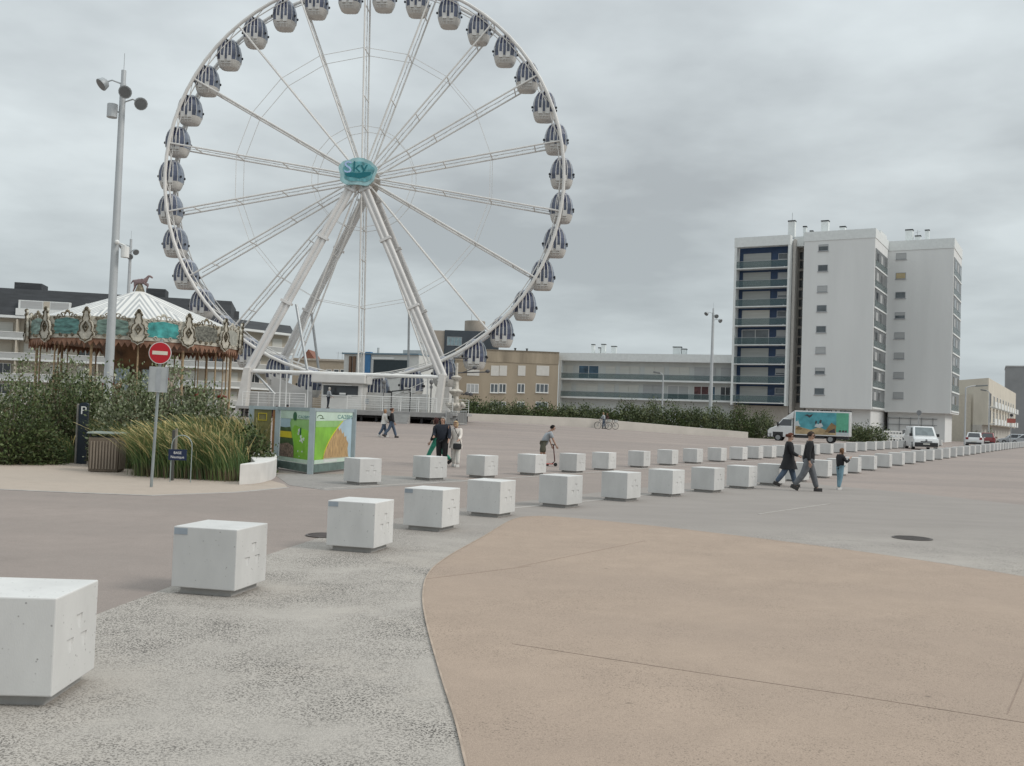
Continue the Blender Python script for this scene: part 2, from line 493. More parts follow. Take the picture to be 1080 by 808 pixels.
def line_strip(name, px, w, m, dz):
    P = [ground(*p) for p in px]
    Q = []
    for a, b in zip(P[:-1], P[1:]):
        k = max(1, int((b - a).length / 2.5))
        Q += [a.lerp(b, i / k) for i in range(k)]
    Q.append(P[-1])
    mb = MB(); L = []
    for i, q in enumerate(Q):
        d = (Q[min(i + 1, len(Q) - 1)] - Q[max(i - 1, 0)]); n = Vector((-d.y, d.x, 0)).normalized() * w / 2
        L.append(((q.x + n.x, q.y + n.y, gz(q.x + n.x, q.y + n.y) + dz), (q.x - n.x, q.y - n.y, gz(q.x - n.x, q.y - n.y) + dz)))
    mb.loft([[l, r_, (r_[0], r_[1], r_[2] - .05), (l[0], l[1], l[2] - .05)] for l, r_ in L])
    return tag(mb.build(name, m), kind='structure')
line_strip('kerb_line', [(340, 516), (420, 511.5), (495, 507.5), (560, 503), (640, 497.5), (720, 491), (800, 486.5)], .14, joint_m, .014)
line_strip('kerb_line', [(500, 541), (550, 535.5), (620, 529), (685, 522), (740, 516.5), (790, 511.5)], .14, joint_m, .014)
line_strip('kerb_line', [(-60, 509), (0, 516.5), (80, 520), (160, 523), (250, 519.5), (303, 514.5)], .16, joint_m, .010)
line_strip('paving_joint', [(540, 682), (700, 707), (900, 737), (1080, 766), (1200, 786)], .007, crack_m, .0225)
line_strip('paving_joint', [(1090, 690), (1062, 757)], .007, crack_m, .0225)
line_strip('paving_joint', [(546, 600), (680, 572)], .007, crack_m, .0225)
line_strip('paving_joint', [(448, 613), (560, 599)], .007, crack_m, .0225)
line_strip('paving_joint', [(800, 543), (875, 532)], .06, joint_m, .016)

# ------------------------------------------------------------------ low wall behind the plaza
wall_pts = [(478, 442.0, 97.5), (620, 446.4, 101), (700, 452, 103.5), (789, 461, 106)]
Pw = []
for px, py, Y in wall_pts:
    p = at(px, py, Y); Pw.append(Vector((p.x, p.y, gz(p.x, p.y))))
tops = [at(478, 435.4, 97.5).z, at(620, 441.2, 101).z, at(700, 448.0, 103.5).z, at(789, 455.8, 106).z]
mb = MB()
secs = []
for p, t in zip(Pw, tops):
    secs.append([(p.x, p.y, p.z - .3), (p.x, p.y + .45, p.z - .3), (p.x, p.y + .45, t), (p.x, p.y, t)])
mb.loft(secs)
tag(mb.build('low_wall', mat('pale_wall_render', (.56, .52, .47), .85, var=.08, scale=.6), bevel=.02), 'long low pale concrete wall in front of the far hedge', 'wall')
# ------------------------------------------------------------------ buildings
class Bld:
    """a facade from A to B (left to right as seen from the plaza), depth behind it, local x along it, y inwards, z up"""
    def __init__(s, name, label, A, B, z0=0.0, cat='building', group=None):
        s.A = Vector((A[0], A[1])); s.B = Vector((B[0], B[1]))
        d = s.B - s.A; s.L = d.length; s.rz = math.atan2(d.y, d.x); s.z0 = z0
        s.ex = Vector((math.cos(s.rz), math.sin(s.rz))); s.ey = Vector((-math.sin(s.rz), math.cos(s.rz)))
        s.root = thing(name, label, cat, (A[0], A[1], z0), s.rz, group)
    def fp(s, px, py, yoff=0.0):                 # where a sight line meets the facade plane
        d = ray(px, py); d2 = Vector((d[0], d[1]))
        Y = (s.A.dot(s.ey) + yoff) / d2.dot(s.ey)
        P = d2 * Y
        return (P - s.A).dot(s.ex), d[2] * Y + CAM_H - s.z0
    def part(s, name, mb, m, bevel=0, label=None, smooth=None):
        o = mb.build(name, m, s.root, bevel=bevel, smooth=smooth)
        if label: o['label'] = label
        return o
    def window(s, x0, x1, z0, z1, pane=pane_glass, frame=white_paint, y=0.0, mull=0, sill=True, fw=.07, blind=None):
        mb = MB()
        mb.box(x0, x1, y - .05, y + .03, z0, z0 + fw).box(x0, x1, y - .05, y + .03, z1 - fw, z1)
        mb.box(x0, x0 + fw, y - .047, y + .03, z0 + fw, z1 - fw).box(x1 - fw, x1, y - .047, y + .03, z0 + fw, z1 - fw)
        for k in range(mull):
            xm = x0 + (x1 - x0) * (k + 1) / (mull + 1)
            mb.box(xm - fw / 2, xm + fw / 2, y - .044, y + .03, z0 + fw, z1 - fw)
        if sill: mb.box(x0 - .06, x1 + .06, y - .13, y + .02, z0 - .07, z0 - .004)
        w = mb.build('window', frame, s.root)
        p = MB(); p.box(x0 + fw, x1 - fw, y - .02, y + .02, z0 + fw, z1 - fw)
        if blind:
            zb = z1 - (z1 - z0) * blind
            q = MB(); q.box(x0 + fw, x1 - fw, y - .035, y - .022, zb, z1 - fw)
            q.build('roller_blind', shutter_g, w)
        p.build('pane', pane, w)
        return w
shutter_w = mat('off_white_shutter', (.56, .56, .52), .7, var=.07, scale=.3, stretch=(1, 1, 14))
shutter_g = mat('grey_shutter', (.40, .41, .41), .7, var=.07, scale=.3, stretch=(1, 1, 14))
tower_w = mat('tower_white_render', (.67, .675, .665), .85, var=.042, scale=.5, stretch=(1, 1, .12), detail=7)
slab_w = mat('white_slab_edge', (.68, .70, .69), .8, var=.06)
alu = mat('aluminium_frame', (.35, .36, .37), .45, .3)
H_T = 27.5 + CAM_H

# --- tall white residential tower
T = Bld('apartment_tower', 'tall white apartment tower with navy blue balconies on its left wing', (40.65, 139.54), (48.97, 134.74), 0.35)
zt = H_T - .35
zb_ = T.fp(848, 430)[1]
floors = 8
# levels from the balcony slabs of the left wing
zs_top = T.fp(800, 282.5, -.8)[1]; zs_bot = T.fp(800, 424.5, -.8)[1]
fh = (zs_top - zs_bot) / 7
slab = [zs_bot - 0 + fh * k for k in range(0, 9)]
zlow = slab[0] - .0
mb = MB()
mb.box(0, 9.6, 0, 20, zb_, zt - .02)
mb.box(9.6, 18.4, 10.5, 21, zb_ - .1, zt - 1.0)
mb.box(.5, 9.3, 1.2, 19, 0, zb_)                    # recessed ground floor
mb.box(9.9, 17.6, 11.4, 20, 0, zb_ - .1)
T.part('wall', mb, tower_w, label='plain white gable walls over a recessed ground floor')
mb = MB()
mb.box(-9.85, -1.75, -.84, .4, zt - 1.75, zt - .35).box(-1.75, -.3, 1.0, 3, zt - 1.75, zt - .35)
mb.box(-.05, 9.66, -.06, 20.1, zt - 1.3, zt)
mb.box(9.66, 18.47, 10.43, 21.05, zt - 1.45, zt - .03)
mb.box(6.8, 9.5, 4.5, 9.5, zt - .5, zt + .55)
T.part('roof', mb, slab_w)
for (x, y, w, d, h) in [(-2.6, 1.0, .95, .7, 2.4), (-1.0, 3.2, .45, .45, 1.9), (-.2, 4.0, .4, .4, 1.35), (1.6, 3.0, 1.0, .8, 2.5), (4.1, 3.5, .75, .7, 1.6), (11.5, 13, 1.0, .9, 2.4), (12.8, 13.4, .75, .6, 1.5), (14.2, 13, .55, .5, 2.2)]:
    mb = MB(); mb.mat(0).box(x, x + w, y, y + d, zt - .5, zt - .5 + h).mat(1).box(x - .05, x + w + .05, y - .05, y + d + .05, zt - .5 + h + .003, zt - .5 + h + .17)
    T.part('chimney', mb, [slab_w, black])
mb = MB(); mb.tube((-2.1, 1.3, zt), (-2.1, 1.3, zt + 3.2), .035).tube((13.1, 13.6, zt), (13.1, 13.6, zt + 2.0), .03).tube((12.8, 13.6, zt + 1.6), (13.5, 13.6, zt + 1.75), .02)
T.part('aerial', mb, dull_steel)
# left wing: loggias
x0, x1, yf, yb = -9.75, -1.8, -.8, .75
mb = MB()
mb.box(x0, x1, yb, 18, slab[0] - .3, zt - 1.0)
T.part('back_wall', mb, navy, label='navy blue back wall of the loggias')
mb = MB()
mb.box(x0 - .05, x0 + .28, yf - .02, yb - .003, slab[0] - .4, zt - 1.7).box(x1 - .24, x1 + .02, yf - .02, yb - .003, slab[0] - .4, zt - 1.7)
mb.box(x1 + .02, x1 + .1, .8, 12, slab[0] - .4, zt - 1.0)
T.part('side_wall', mb, slab_w)
mb = MB(); mb.box(-1.68, 0, 2.6, 14, slab[0] - 1.4, zt - .6)
T.part('stair_wall', mb, mat('beige_stair_wall', (.36, .34, .31), .85, var=.08))
mb = MB(); mb.box(-1.68, -1.3, .5, 2.6, slab[0] - 1.4, zt - .8)
T.part('pillar', mb, mat('beige_pillar', (.47, .45, .42), .85, var=.08))
for k in range(8):
    z = slab[k]
    mb = MB(); mb.box(x0 + .28, x1 - .24, yf - .05, yb - .005, z - .11, z + .02)
    T.part('balcony_slab', mb, slab_w)
    mb = MB(); mb.box(x0 + .3, x1 - .26, yf - .01, yf + .01, z + .08, z + .98)
    b = T.part('balcony_rail', mb, rail_glass)
    mb = MB(); mb.box(x0 + .29, x1 - .25, yf - .03, yf + .03, z + .985, z + 1.03); mb.build('handrail', alu, b)
    zc_ = z + fh
    if k == 3:
        T.window(x0 + .9, x0 + 4.9, z + .1, z + 2.3, y=yb - .04, mull=1, sill=False)
    else:
        mb = MB(); mb.box(x0 + .85, x0 + 4.9, yb - .07, yb + .02, z + .06, z + 2.35)
        T.part('shutter', mb, mat('loggia_shutter', (.40, .415, .40), .7, var=.1, scale=.3, stretch=(1, 1, 14)) if k != 4 else shutter_w)
    T.window(x1 - 2.0, x1 - .6, z + 1.3, z + 2.2, y=yb - .03, frame=alu, blind=[0, .7, .85, .9, 0, .6, .9, 0][k] or None, fw=.09)
    mb = MB(); mb.ell((x1 - 1.0, yb - .3, z + .17), (.16, .16, .13), 8, 5); T.part('vent_cowl', mb, slab_w)
    for q in (0, 1):
        zz0 = z + .15 + q * 1.3
        T.window(-1.2, -.05, zz0, zz0 + 1.1, pane=dark_glass, y=2.55, frame=mat('dark_frame', (.09, .085, .08), .5), sill=False)
mb = MB(); mb.box(x0, x1, .6, 17, 0, slab[0] - .42); T.part('ground_floor', mb, mat('beige_ground_floor', (.38, .35, .31), .85, var=.1))
# gable windows
fx = T.fp(867.5, 300)[0]
for k, py in enumerate([261, 282.5, 304.5, 325, 347, 369, 391, 412.5]):
    px = 868.5 - .62 * k
    x, z = T.fp(px, py)
    T.window(x - .68, x + .68, z - .5, z + .42, frame=alu, blind=[.3, None, .9, None, None, .95, .5, None][k], fw=.06)
for k, py in enumerate([270, 290.7, 311, 332.5, 353.6, 375, 395.5, 416.7]):
    px = 950.5 - .45 * k
    x, z = T.fp(px, py, 10.5)
    w = T.window(x - .7, x + .7, z - .5, z + .42, frame=alu, y=10.5, pane=pane_glass, blind=[.92, None, None, .5, .9, .9, .95, .95][k], fw=.06)
    if k == 1:
        q = MB(); q.box(x - .62, x + .62, 10.46, 10.478, z - .42, z + .35); q.build('yellowed_blind', mat('yellowed_blind', (.45, .37, .22), .7), w)
# inner and outer side balconies (on the faces that run back)
zs = [T.fp(922.5, y)[1] for y in (281, 302.5, 325, 346.5, 368.5, 390, 411, 430)]
fh2 = (zs[0] - zs[-1]) / 7
for k in range(8):
    z = zs[-1] + fh2 * k
    for (xf, ya, yb2) in ((9.62, .35, 9.9), (18.42, 11.0, 20.6)):
        mb = MB(); mb.box(xf, xf + .09, ya, yb2, z - .12, z + .1); T.part('balcony_slab', mb, slab_w)
        mb = MB(); mb.box(xf + .02, xf + .05, ya, yb2, z + .13, z + 1.0); T.part('balcony_rail', mb, rail_glass)
        mb = MB(); mb.box(xf, xf + .016, ya, yb2, z + 1.0, z + fh2 - .13); T.part('loggia_shade_panel', mb, mat('loggia_shade', (.17, .18, .185), .4, var=.4, scale=.6))  # flat panel, the shade of an open loggia painted into its grey
        for q in range(3 if k % 2 else 2):
            yy = ya + 1.2 + q * 3.1
            mb = MB(); mb.box(xf + .017, xf + .03, yy, yy + 1.5, z + 1.05, z + 2.2); T.part('loggia_window', mb, dark_glass if (k + q) % 2 else shutter_g)
# street level: shop bays and dark bars
mb = MB()
for q in range(9): mb.box(.9 + q * .62, 1.05 + q * .62, 1.1, 1.19, zb_ - 2.3, zb_ - .25)
T.part('vent_slot', mb, black)
mb = MB(); mb.box(2.6, 3.9, 1.08, 1.19, zb_ - 1.5, zb_ - .3).box(5.4, 6.8, 1.08, 1.19, zb_ - 1.0, zb_ - .3); T.part('shop_window', mb, dark_glass)
mb = MB()
for q in range(5): mb.box(10.0 + q * 1.5, 10.06 + q * 1.5, 11.2, 11.28, .2, 3.4)
for zz_ in (1.1, 2.3, 3.2): mb.box(10, 16.6, 11.22, 11.27, zz_, zz_ + .07)
T.part('trellis', mb, mat('grey_trellis', (.19, .20, .21), .6))

# --- long white three-storey block
Lb = at(588, 440, 154.5); Rb = at(772.5, 440, 145.5)
Wb = Bld('apartment_block', 'long low white apartment block with two rows of green glass balconies', (Lb.x, Lb.y), (Rb.x, Rb.y), .35)
blk_w = mat('block_grey_white', (.53, .55, .535), .85, var=.08, scale=.5, stretch=(1, 1, .2))
ztop = Wb.fp(680, 373.2)[1]
zr1 = Wb.fp(680, 381.5)[1]
s1 = Wb.fp(680, 401.0)[1]; s0 = Wb.fp(680, 420.6)[1]
mb = MB(); mb.box(0, Wb.L, 1.1, 12, -.5, ztop - .1); Wb.part('wall', mb, blk_w)
mb = MB(); mb.box(-.05, Wb.L, -.1, 12.1, zr1, ztop); Wb.part('roof', mb, slab_w)
mb = MB(); mb.box(-.03, .35, -.05, 1.098, 0, zr1 - .004); Wb.part('end_wall', mb, slab_w)
for zf in (s0, s1):
    mb = MB(); mb.box(.36, Wb.L, -.12, 1.095, zf - .2, zf + .04); Wb.part('balcony_slab', mb, slab_w)
    mb = MB(); mb.box(.4, Wb.L - .05, -.05, -.025, zf + .08, zf + .85); b = Wb.part('balcony_rail', mb, rail_glass)
    mb = MB(); mb.box(.4, Wb.L - .05, -.07, -.005, zf + .855, zf + .9); mb.build('handrail', alu, b)
for row, (zf, items) in enumerate(((s1, [(591, 604, 's'), (610, 631.5, 'b'), (638.5, 649, 's'), (653.5, 674.5, 's'), (679.5, 700.5, 's'), (705.5, 727, 's'), (732, 755, 'g'), (760, 771, 'g')]),
                                   (s0, [(591, 603, 's'), (608, 631, 's'), (637.5, 648.5, 's'), (653, 674, 's'), (678.5, 699.5, 'g'), (704.5, 727, 'h'), (732, 748, 'r'), (751, 755, 'b'), (760, 771, 'w')]))):
    for a, b2, kd in items:
        xa = Wb.fp(a, 400, 1.1)[0]; xb = Wb.fp(b2, 400, 1.1)[0]
        if kd in 'sg':
            mb = MB(); n = 2 if xb - xa > 2 else 1
            for q in range(n):
                w_ = (xb - xa) / n
                mb.box(xa + q * w_ + .02, xa + (q + 1) * w_ - .02, 1.02, 1.12, zf + .06, zf + 2.15)
            Wb.part('shutter', mb, shutter_w if kd == 's' else shutter_g)
        else:
            pane = {'b': mat('blue_curtain_glass', (.05, .10, .15), .15, var=.6, scale=.8), 'r': mat('red_curtain_glass', (.09, .035, .035), .2, var=.9, scale=1.2), 'h': dark_glass, 'w': dark_glass}[kd]
            Wb.window(xa, xb, zf + .06, zf + 2.15, pane=pane, y=1.06, mull=1 if xb - xa > 1.5 else 0, sill=False, blind=.62 if kd == 'h' else None)
for xa, xb in ((616, 631), (641, 652)):
    a = Wb.fp(xa, 428, 1.1)[0]; b2 = Wb.fp(xb, 428, 1.1)[0]
    Wb.window(a, b2, .9, 1.9, pane=dark_glass, y=1.06)
for px, w, h in ((625, .45, 1.5), (632, .35, 1.0), (636, .6, 1.55), (647, .75, 1.25), (714, 1.3, 1.25), (721.5, .7, .95)):
    x = Wb.fp(px, 371, 3)[0]; mb = MB(); mb.mat(0).box(x - w / 2, x + w / 2, 3, 3.7, ztop, ztop + h).mat(1).box(x - w / 2 - .04, x + w / 2 + .04, 2.96, 3.74, ztop + h + .003, ztop + h + .13)
    Wb.part('chimney', mb, [slab_w, black])

# --- tan three-storey building
Lb = at(478, 440, 151); Rb = at(587.5, 440, 152)
Tb = Bld('tan_building', 'tan rendered three-storey building with white shutters beside the wheel', (Lb.x, Lb.y), (Rb.x, Rb.y), .6)
tan = mat('tan_render', (.36, .30, .225), .9, var=.12, scale=.35, stretch=(1, 1, .3), detail=8)
zt2 = Tb.fp(587, 371.3)[1]
mb = MB(); mb.box(0, Tb.L - .03, 0, 11, -.5, zt2 - 1.9); Tb.part('wall', mb, tan)
mb = MB(); mb.box(-.02, Tb.L - .01, -.06, 11.05, zt2 - 1.9, zt2 - .12); Tb.part('parapet', mb, mat('stained_tan_parapet', (.33, .275, .205), .9, var=.3, scale=.5, stretch=(1.5, 1, .25), detail=8))
mb = MB(); mb.box(-.05, Tb.L + .02, -.15, 11.1, zt2 - .118, zt2); Tb.part('coping', mb, mat('dark_coping', (.22, .19, .15), .9))
for px in (544, 556.5):
    x = Tb.fp(px, 370)[0]; mb = MB(); mb.lathe([(.13, 0), (.13, .35), (.2, .36), (.2, .45)], 10, (x, 1.5, zt2)); Tb.part('vent_pipe', mb, black)
for a, b2 in ((493, 505.5), (518, 526), (527, 534.5), (546.5, 554), (566, 579)):
    xa, z1 = Tb.fp(a, 385.5); xb, z0 = Tb.fp(b2, 396.5)
    mb = MB(); mb.box(xa, xb, -.05, .02, z0, z1); Tb.part('shutter', mb, mat('white_shutter', (.62, .60, .56), .7, var=.05))
    xa, z1 = Tb.fp(a - .8, 404.5); xb, z0 = Tb.fp(b2 - .8, 414.5)
    Tb.window(xa, xb, z0, z1, mull=2 if b2 - a > 10 else 1, fw=.1, blind=.9 if (a < 510) else None)
    xa, z1 = Tb.fp(a - 1, 423.5); xb, z0 = Tb.fp(b2 - 1, 432)
    Tb.window(xa, xb, z0, z1, mull=1, fw=.1)

# --- dark grey building with round tower behind the wheel
Lb = at(467, 400, 166); Rb = at(524, 400, 166)
Db = Bld('dark_building', 'dark slate-clad building with a round beige stair tower on its roof', (Lb.x, Lb.y), (Rb.x, Rb.y), .6)
zt3 = Db.fp(467, 348)[1]
mb = MB(); mb.box(.02, Db.L, 0, 10, -.5, zt3); Db.part('wall', mb, mat('slate_cladding', (.06, .072, .085), .6, var=.15, scale=.5))
mb = MB(); mb.box(-2.2, 0, .15, 10, -.5, zt3 - .1); Db.part('side_wall', mb, mat('beige_side_wall', (.38, .33, .28), .9, var=.08))
x0, z1 = Db.fp(471.5, 355); x1, z0 = Db.fp(487, 365)
Db.window(x0, x1, z0, z1, pane=mat('pale_glass', (.25, .33, .36), .15, var=.2), mull=3, frame=alu, sill=False)
xc, ztc = Db.fp(501, 339, 3); mb = MB(); mb.lathe([(1.75, zt3 - .1), (1.75, ztc)], 24, (xc, 3, 0)); Db.part('stair_tower', mb, mat('tower_beige', (.34, .30, .255), .9, var=.15, scale=.6), smooth=40)
mb = MB(); mb.tube((xc - .6, 3, ztc), (xc - .6, 3, ztc + 1.2), .04); Db.part('aerial', mb, dull_steel)

# --- blue and white building with a dark screen panel
Lb = at(362, 400, 141); Rb = at(441, 400, 137)
Sb = Bld('cinema_building', 'white flat-roofed hall with a blue corner pier and a dark panel', (Lb.x, Lb.y), (Rb.x, Rb.y), .6)
zt4 = Sb.fp(400, 372.5)[1]
mb = MB(); mb.box(0, Sb.L, 0, 12, -.5, zt4 - .2); Sb.part('wall', mb, mat('hall_white', (.56, .57, .55), .85, var=.06))
mb = MB(); mb.box(-.25, Sb.L + .05, -.3, 12.2, zt4 - .198, zt4); Sb.part('roof', mb, mat('hall_roof_edge', (.15, .22, .27), .6))
x0, z1 = Sb.fp(386, 370.5); x1, _ = Sb.fp(391.5, 372); mb = MB(); mb.box(x0, x1, -.2, .5, 0, zt4 + .15); Sb.part('pier', mb, mat('blue_pier', (.045, .16, .33), .5))
x0, z1 = Sb.fp(394.5, 379.5); x1, z0 = Sb.fp(430, 396); mb = MB(); mb.box(x0, x1, -.12, -.02, z0, z1); Sb.part('dark_panel', mb, mat('dark_panel', (.022, .035, .042), .5))
x0, z1 = Sb.fp(392.8, 376.5); x1, z0 = Sb.fp(416, 379.2); mb = MB(); mb.box(x0, x1, -.1, -.02, z0, z1); Sb.part('fascia_board', mb, slab_w)
mb = MB(); mb.tube((Sb.fp(392, 370)[0], 2, zt4), (Sb.fp(392, 370)[0], 2, zt4 + .9), .16).box(Sb.fp(405, 370)[0], Sb.fp(428, 370)[0], 6, 9, zt4, zt4 + .9); Sb.part('roof_unit', mb, mat('pale_roof_unit', (.45, .46, .45), .8))
mb = MB()
for px in (370.5, 374.5):
    x = Sb.fp(px, 380)[0]; mb.box(x - .18, x + .18, -.35, -.02, 0, zt4 - .5)
Sb.part('downpipe', mb, mat('rust_brown', (.14, .09, .06), .7))

# --- low beige house in the gap
Lb = at(308, 400, 150); Rb = at(388, 400, 150)
Hb = Bld('beige_house', 'low beige house with a small red roof behind the wheel platform', (Lb.x, Lb.y), (Rb.x, Rb.y), .6)
zt5 = Hb.fp(350, 381)[1]
mb = MB(); mb.box(0, Hb.L, 0, 8, -.5, zt5); Hb.part('wall', mb, mat('house_beige', (.40, .34, .265), .9, var=.1))
mb = MB(); mb.box(-.1, Hb.L, -.15, 8, zt5 + .003, zt5 + .3); Hb.part('roof', mb, mat('pale_roof_edge', (.42, .37, .31), .8))
x0, _ = Hb.fp(317, 380); x1, _ = Hb.fp(331, 380); xm = (x0 + x1) / 2
mb = MB(); mb.prism([(x0, zt5 + .3), (x1, zt5 + .3), (xm, zt5 + 1.7)], lambda a, b: (a, .5, b), lambda a, b: (a, 6, b)); Hb.part('gable', mb, mat('red_tile', (.22, .10, .07), .85, var=.2))
for a in (344, 352, 359):
    x0, z1 = Hb.fp(a, 389.5); x1, z0 = Hb.fp(a + 5.5, 393); Hb.window(x0, x1, z0 - .6, z1, pane=dark_glass, sill=False)
mb = MB()
for px in (351.5, 356): x = Hb.fp(px, 380)[0]; mb.tube((x, 4, zt5), (x, 4, zt5 + 1.7), .03).tube((x - .4, 4, zt5 + 1.5), (x + .4, 4, zt5 + 1.5), .02)
Hb.part('aerial', mb, dull_steel)

# --- apartment blocks with black mansard roofs on the left
beige = mat('apartment_beige', (.46, .42, .35), .88, var=.07, scale=.4)
roof_b = mat('black_slate_roof', (.047, .051, .056), .7, var=.25, scale=1.2, stretch=(.4, 1, 3))
def mansard(label, A, B, zroof, zeave, floor_h, nfl, loggias, boxes, depth=13):
    b = Bld('mansard_block', label, A, B, .4)
    mb = MB(); mb.box(0, b.L, 1.3, depth, -.5, zeave - .05); b.part('wall', mb, beige)
    mb = MB()
    mb.prism([(.0, zeave), (1.1, zroof), (depth, zroof), (depth, zeave)], lambda y, z: (0, y, z), lambda y, z: (b.L, y, z))
    b.part('roof', mb, roof_b)
    for (x0, x1, h) in boxes:
        mb = MB(); mb.box(x0, x1, 3, 6, zroof + .003, zroof + h); b.part('roof_box', mb, roof_b)
    mb = MB(); mb.box(0, b.L, -.12, 1.29, zeave - .32, zeave - .004); b.part('eaves', mb, slab_w)
    z = zeave - .3
    for k in range(nfl):
        zf = z - floor_h * (k + 1)
        mb = MB(); mb.box(0, b.L, -.1, 1.29, zf - .16, zf + .1); b.part('balcony_slab', mb, slab_w)
        mb = MB(); mb.box(0, b.L, -.06, -.02, zf + .12, zf + .78); r = b.part('balcony_rail', mb, glass('pale_rail_panel', (.46, .47, .46), .8))
        mb = MB(); mb.box(0, b.L, -.09, .01, zf + .785, zf + .86); mb.build('handrail', white_paint, r)
        n = int(b.L / 3.1)
        for q in range(n):
            xq = (q + .2) * b.L / n
            kd = (q * 7 + k * 3) % 5
            if kd in (0, 3): b.window(xq, xq + 1.9, zf + .12, zf + 2.15, pane=dark_glass, y=1.26, mull=1, sill=False)
            else:
                mb = MB(); mb.box(xq, xq + 1.9, 1.22, 1.31, zf + .12, zf + 2.15); b.part('shutter', mb, [shutter_g, shutter_w, beige][kd % 3] if kd != 4 else shutter_w)
        for q in range(0, n, 3):
            mb = MB(); mb.box(q * b.L / n - .1, q * b.L / n + .1, -.05, 1.28, zf + .11, zf + floor_h - .165); b.part('party_wall', mb, beige)
    for (x0, x1) in loggias:
        mb = MB(); mb.box(x0, x1, -.02, 1.6, zeave + .01, zeave + 2.0); f = b.part('dormer', mb, slab_w)
        mb = MB(); w = (x1 - x0)
        mb.box(x0 + .2, x0 + w * .44, -.06, -.025, zeave + .85, zeave + 1.85).box(x0 + w * .62, x1 - .2, -.06, -.025, zeave + .85, zeave + 1.85); mb.build('shutter', shutter_g, f)
        mb = MB(); mb.box(x0 + w * .46, x0 + w * .6, -.055, -.024, zeave + .1, zeave + 1.9); mb.build('wall_panel', beige, f)
        mb = MB(); mb.box(x0 - .25, x1 + .1, -.16, -.08, zeave + .05, zeave + .9); mb.build('balustrade', slab_w, f)
    return b
A1 = at(-75, 400, 126); B1 = at(240, 400, 134)
zr = at(0, 302.8, 128).z - .4; ze = at(0, 332, 128).z - .4
b1 = mansard('long beige apartment block with a black mansard roof behind the carousel', (A1.x, A1.y), (B1.x, B1.y), zr, ze, 2.68, 4, [], [])
fx = lambda px, b: b.fp(px, 330)[0]
L1 = []
for a, b2 in ((19, 74), (90, 118)):
    xa, xb = fx(a, b1), fx(b2, b1)
    mb = MB(); mb.box(xa, xb, -.05, 1.6, ze + .01, ze + 2.05); f = b1.part('dormer', mb, slab_w)
    w = xb - xa
    mb = MB(); mb.box(xa + .3, xa + w * .46, -.09, -.055, ze + .85, ze + 1.95).box(xa + w * .62, xb - .2, -.09, -.055, ze + .85, ze + 1.95); mb.build('shutter', shutter_g, f)
    mb = MB(); mb.box(xa + w * .48, xa + w * .6, -.085, -.054, ze + .1, ze + 2.0); mb.build('wall_panel', beige, f)
    mb = MB(); mb.box(xa - .25, xb + .1, -.2, -.11, ze + .05, ze + .95); mb.build('balustrade', slab_w, f)
for a, b2, h in ((8, 37.5, 1.0), (150, 171, 1.25)):
    mb = MB(); mb.box(fx(a, b1), fx(b2, b1), 2.5, 6, zr + .003, zr + h); b1.part('roof_box', mb, roof_b)
A2 = at(240.5, 400, 140); B2 = at(309, 400, 150)
zr2 = at(262, 337.5, 143).z - .4; ze2 = at(262, 347, 143).z - .4
b2_ = mansard('beige apartment block with a black roof box behind the left wheel legs', (A2.x, A2.y), (B2.x, B2.y), zr2, ze2, 2.75, 4, [], [])
mb = MB(); mb.box(fx(242.5, b2_), fx(262, b2_), 2, 5, zr2 + .003, zr2 + 1.25); b2_.part('roof_box', mb, roof_b)

# --- cream building and grey building on the right
A3 = at(1011, 440, 168); B3 = at(1042, 440, 158); B3b = at(1071, 440, 215)
Cb = Bld('cream_building', 'cream rendered street building with balconies right of the tower', (B3.x, B3.y), (B3b.x, B3b.y), .3)
cream = mat('cream_render', (.58, .54, .46), .9, var=.08, scale=.4)
zc3 = at(1041, 398.5, 158).z - .3
def lc(p):  # world xy to local
    v = Vector((p.x, p.y)) - Cb.A; return v.dot(Cb.ex), v.dot(Cb.ey)
la = lc(A3)
mb = MB()
back = (la[0] + 40, la[1] + 26)
mb.prism([(0, 0), (Cb.L, 0), (Cb.L, 14), (la[0], la[1])], lambda x, y: (x, y, 2.9), lambda x, y: (x, y, zc3))
Cb.part('wall', mb, cream)
mb = MB(); mb.prism([(.6, .9), (Cb.L - .5, .9), (Cb.L - .5, 13), (la[0] + .5, la[1] - .4)], lambda x, y: (x, y, -.4), lambda x, y: (x, y, 2.9))
Cb.part('ground_floor', mb, mat('pale_ground_floor', (.50, .48, .44), .9, var=.1))
for k in range(2):
    zf = 3.1 + 2.75 * k
    for q in range(9):
        xq = 2.5 + q * (Cb.L - 5) / 9
        if q < 1:
            mb = MB(); mb.box(xq - 1, xq + 2.6, -.03, .05, zf + .2, zf + 2.2); Cb.part('window', mb, dark_glass)
        else: Cb.window(xq, xq + 2.2, zf + .3, zf + 2.0, pane=pane_glass, mull=1)
        mb = MB(); mb.box(xq - .8, xq + 3.2, -.9, -.002, zf - .12, zf + .05).box(xq - .8, xq + 3.2, -.9, -.84, zf + .053, zf + .85); Cb.part('balcony', mb, slab_w)
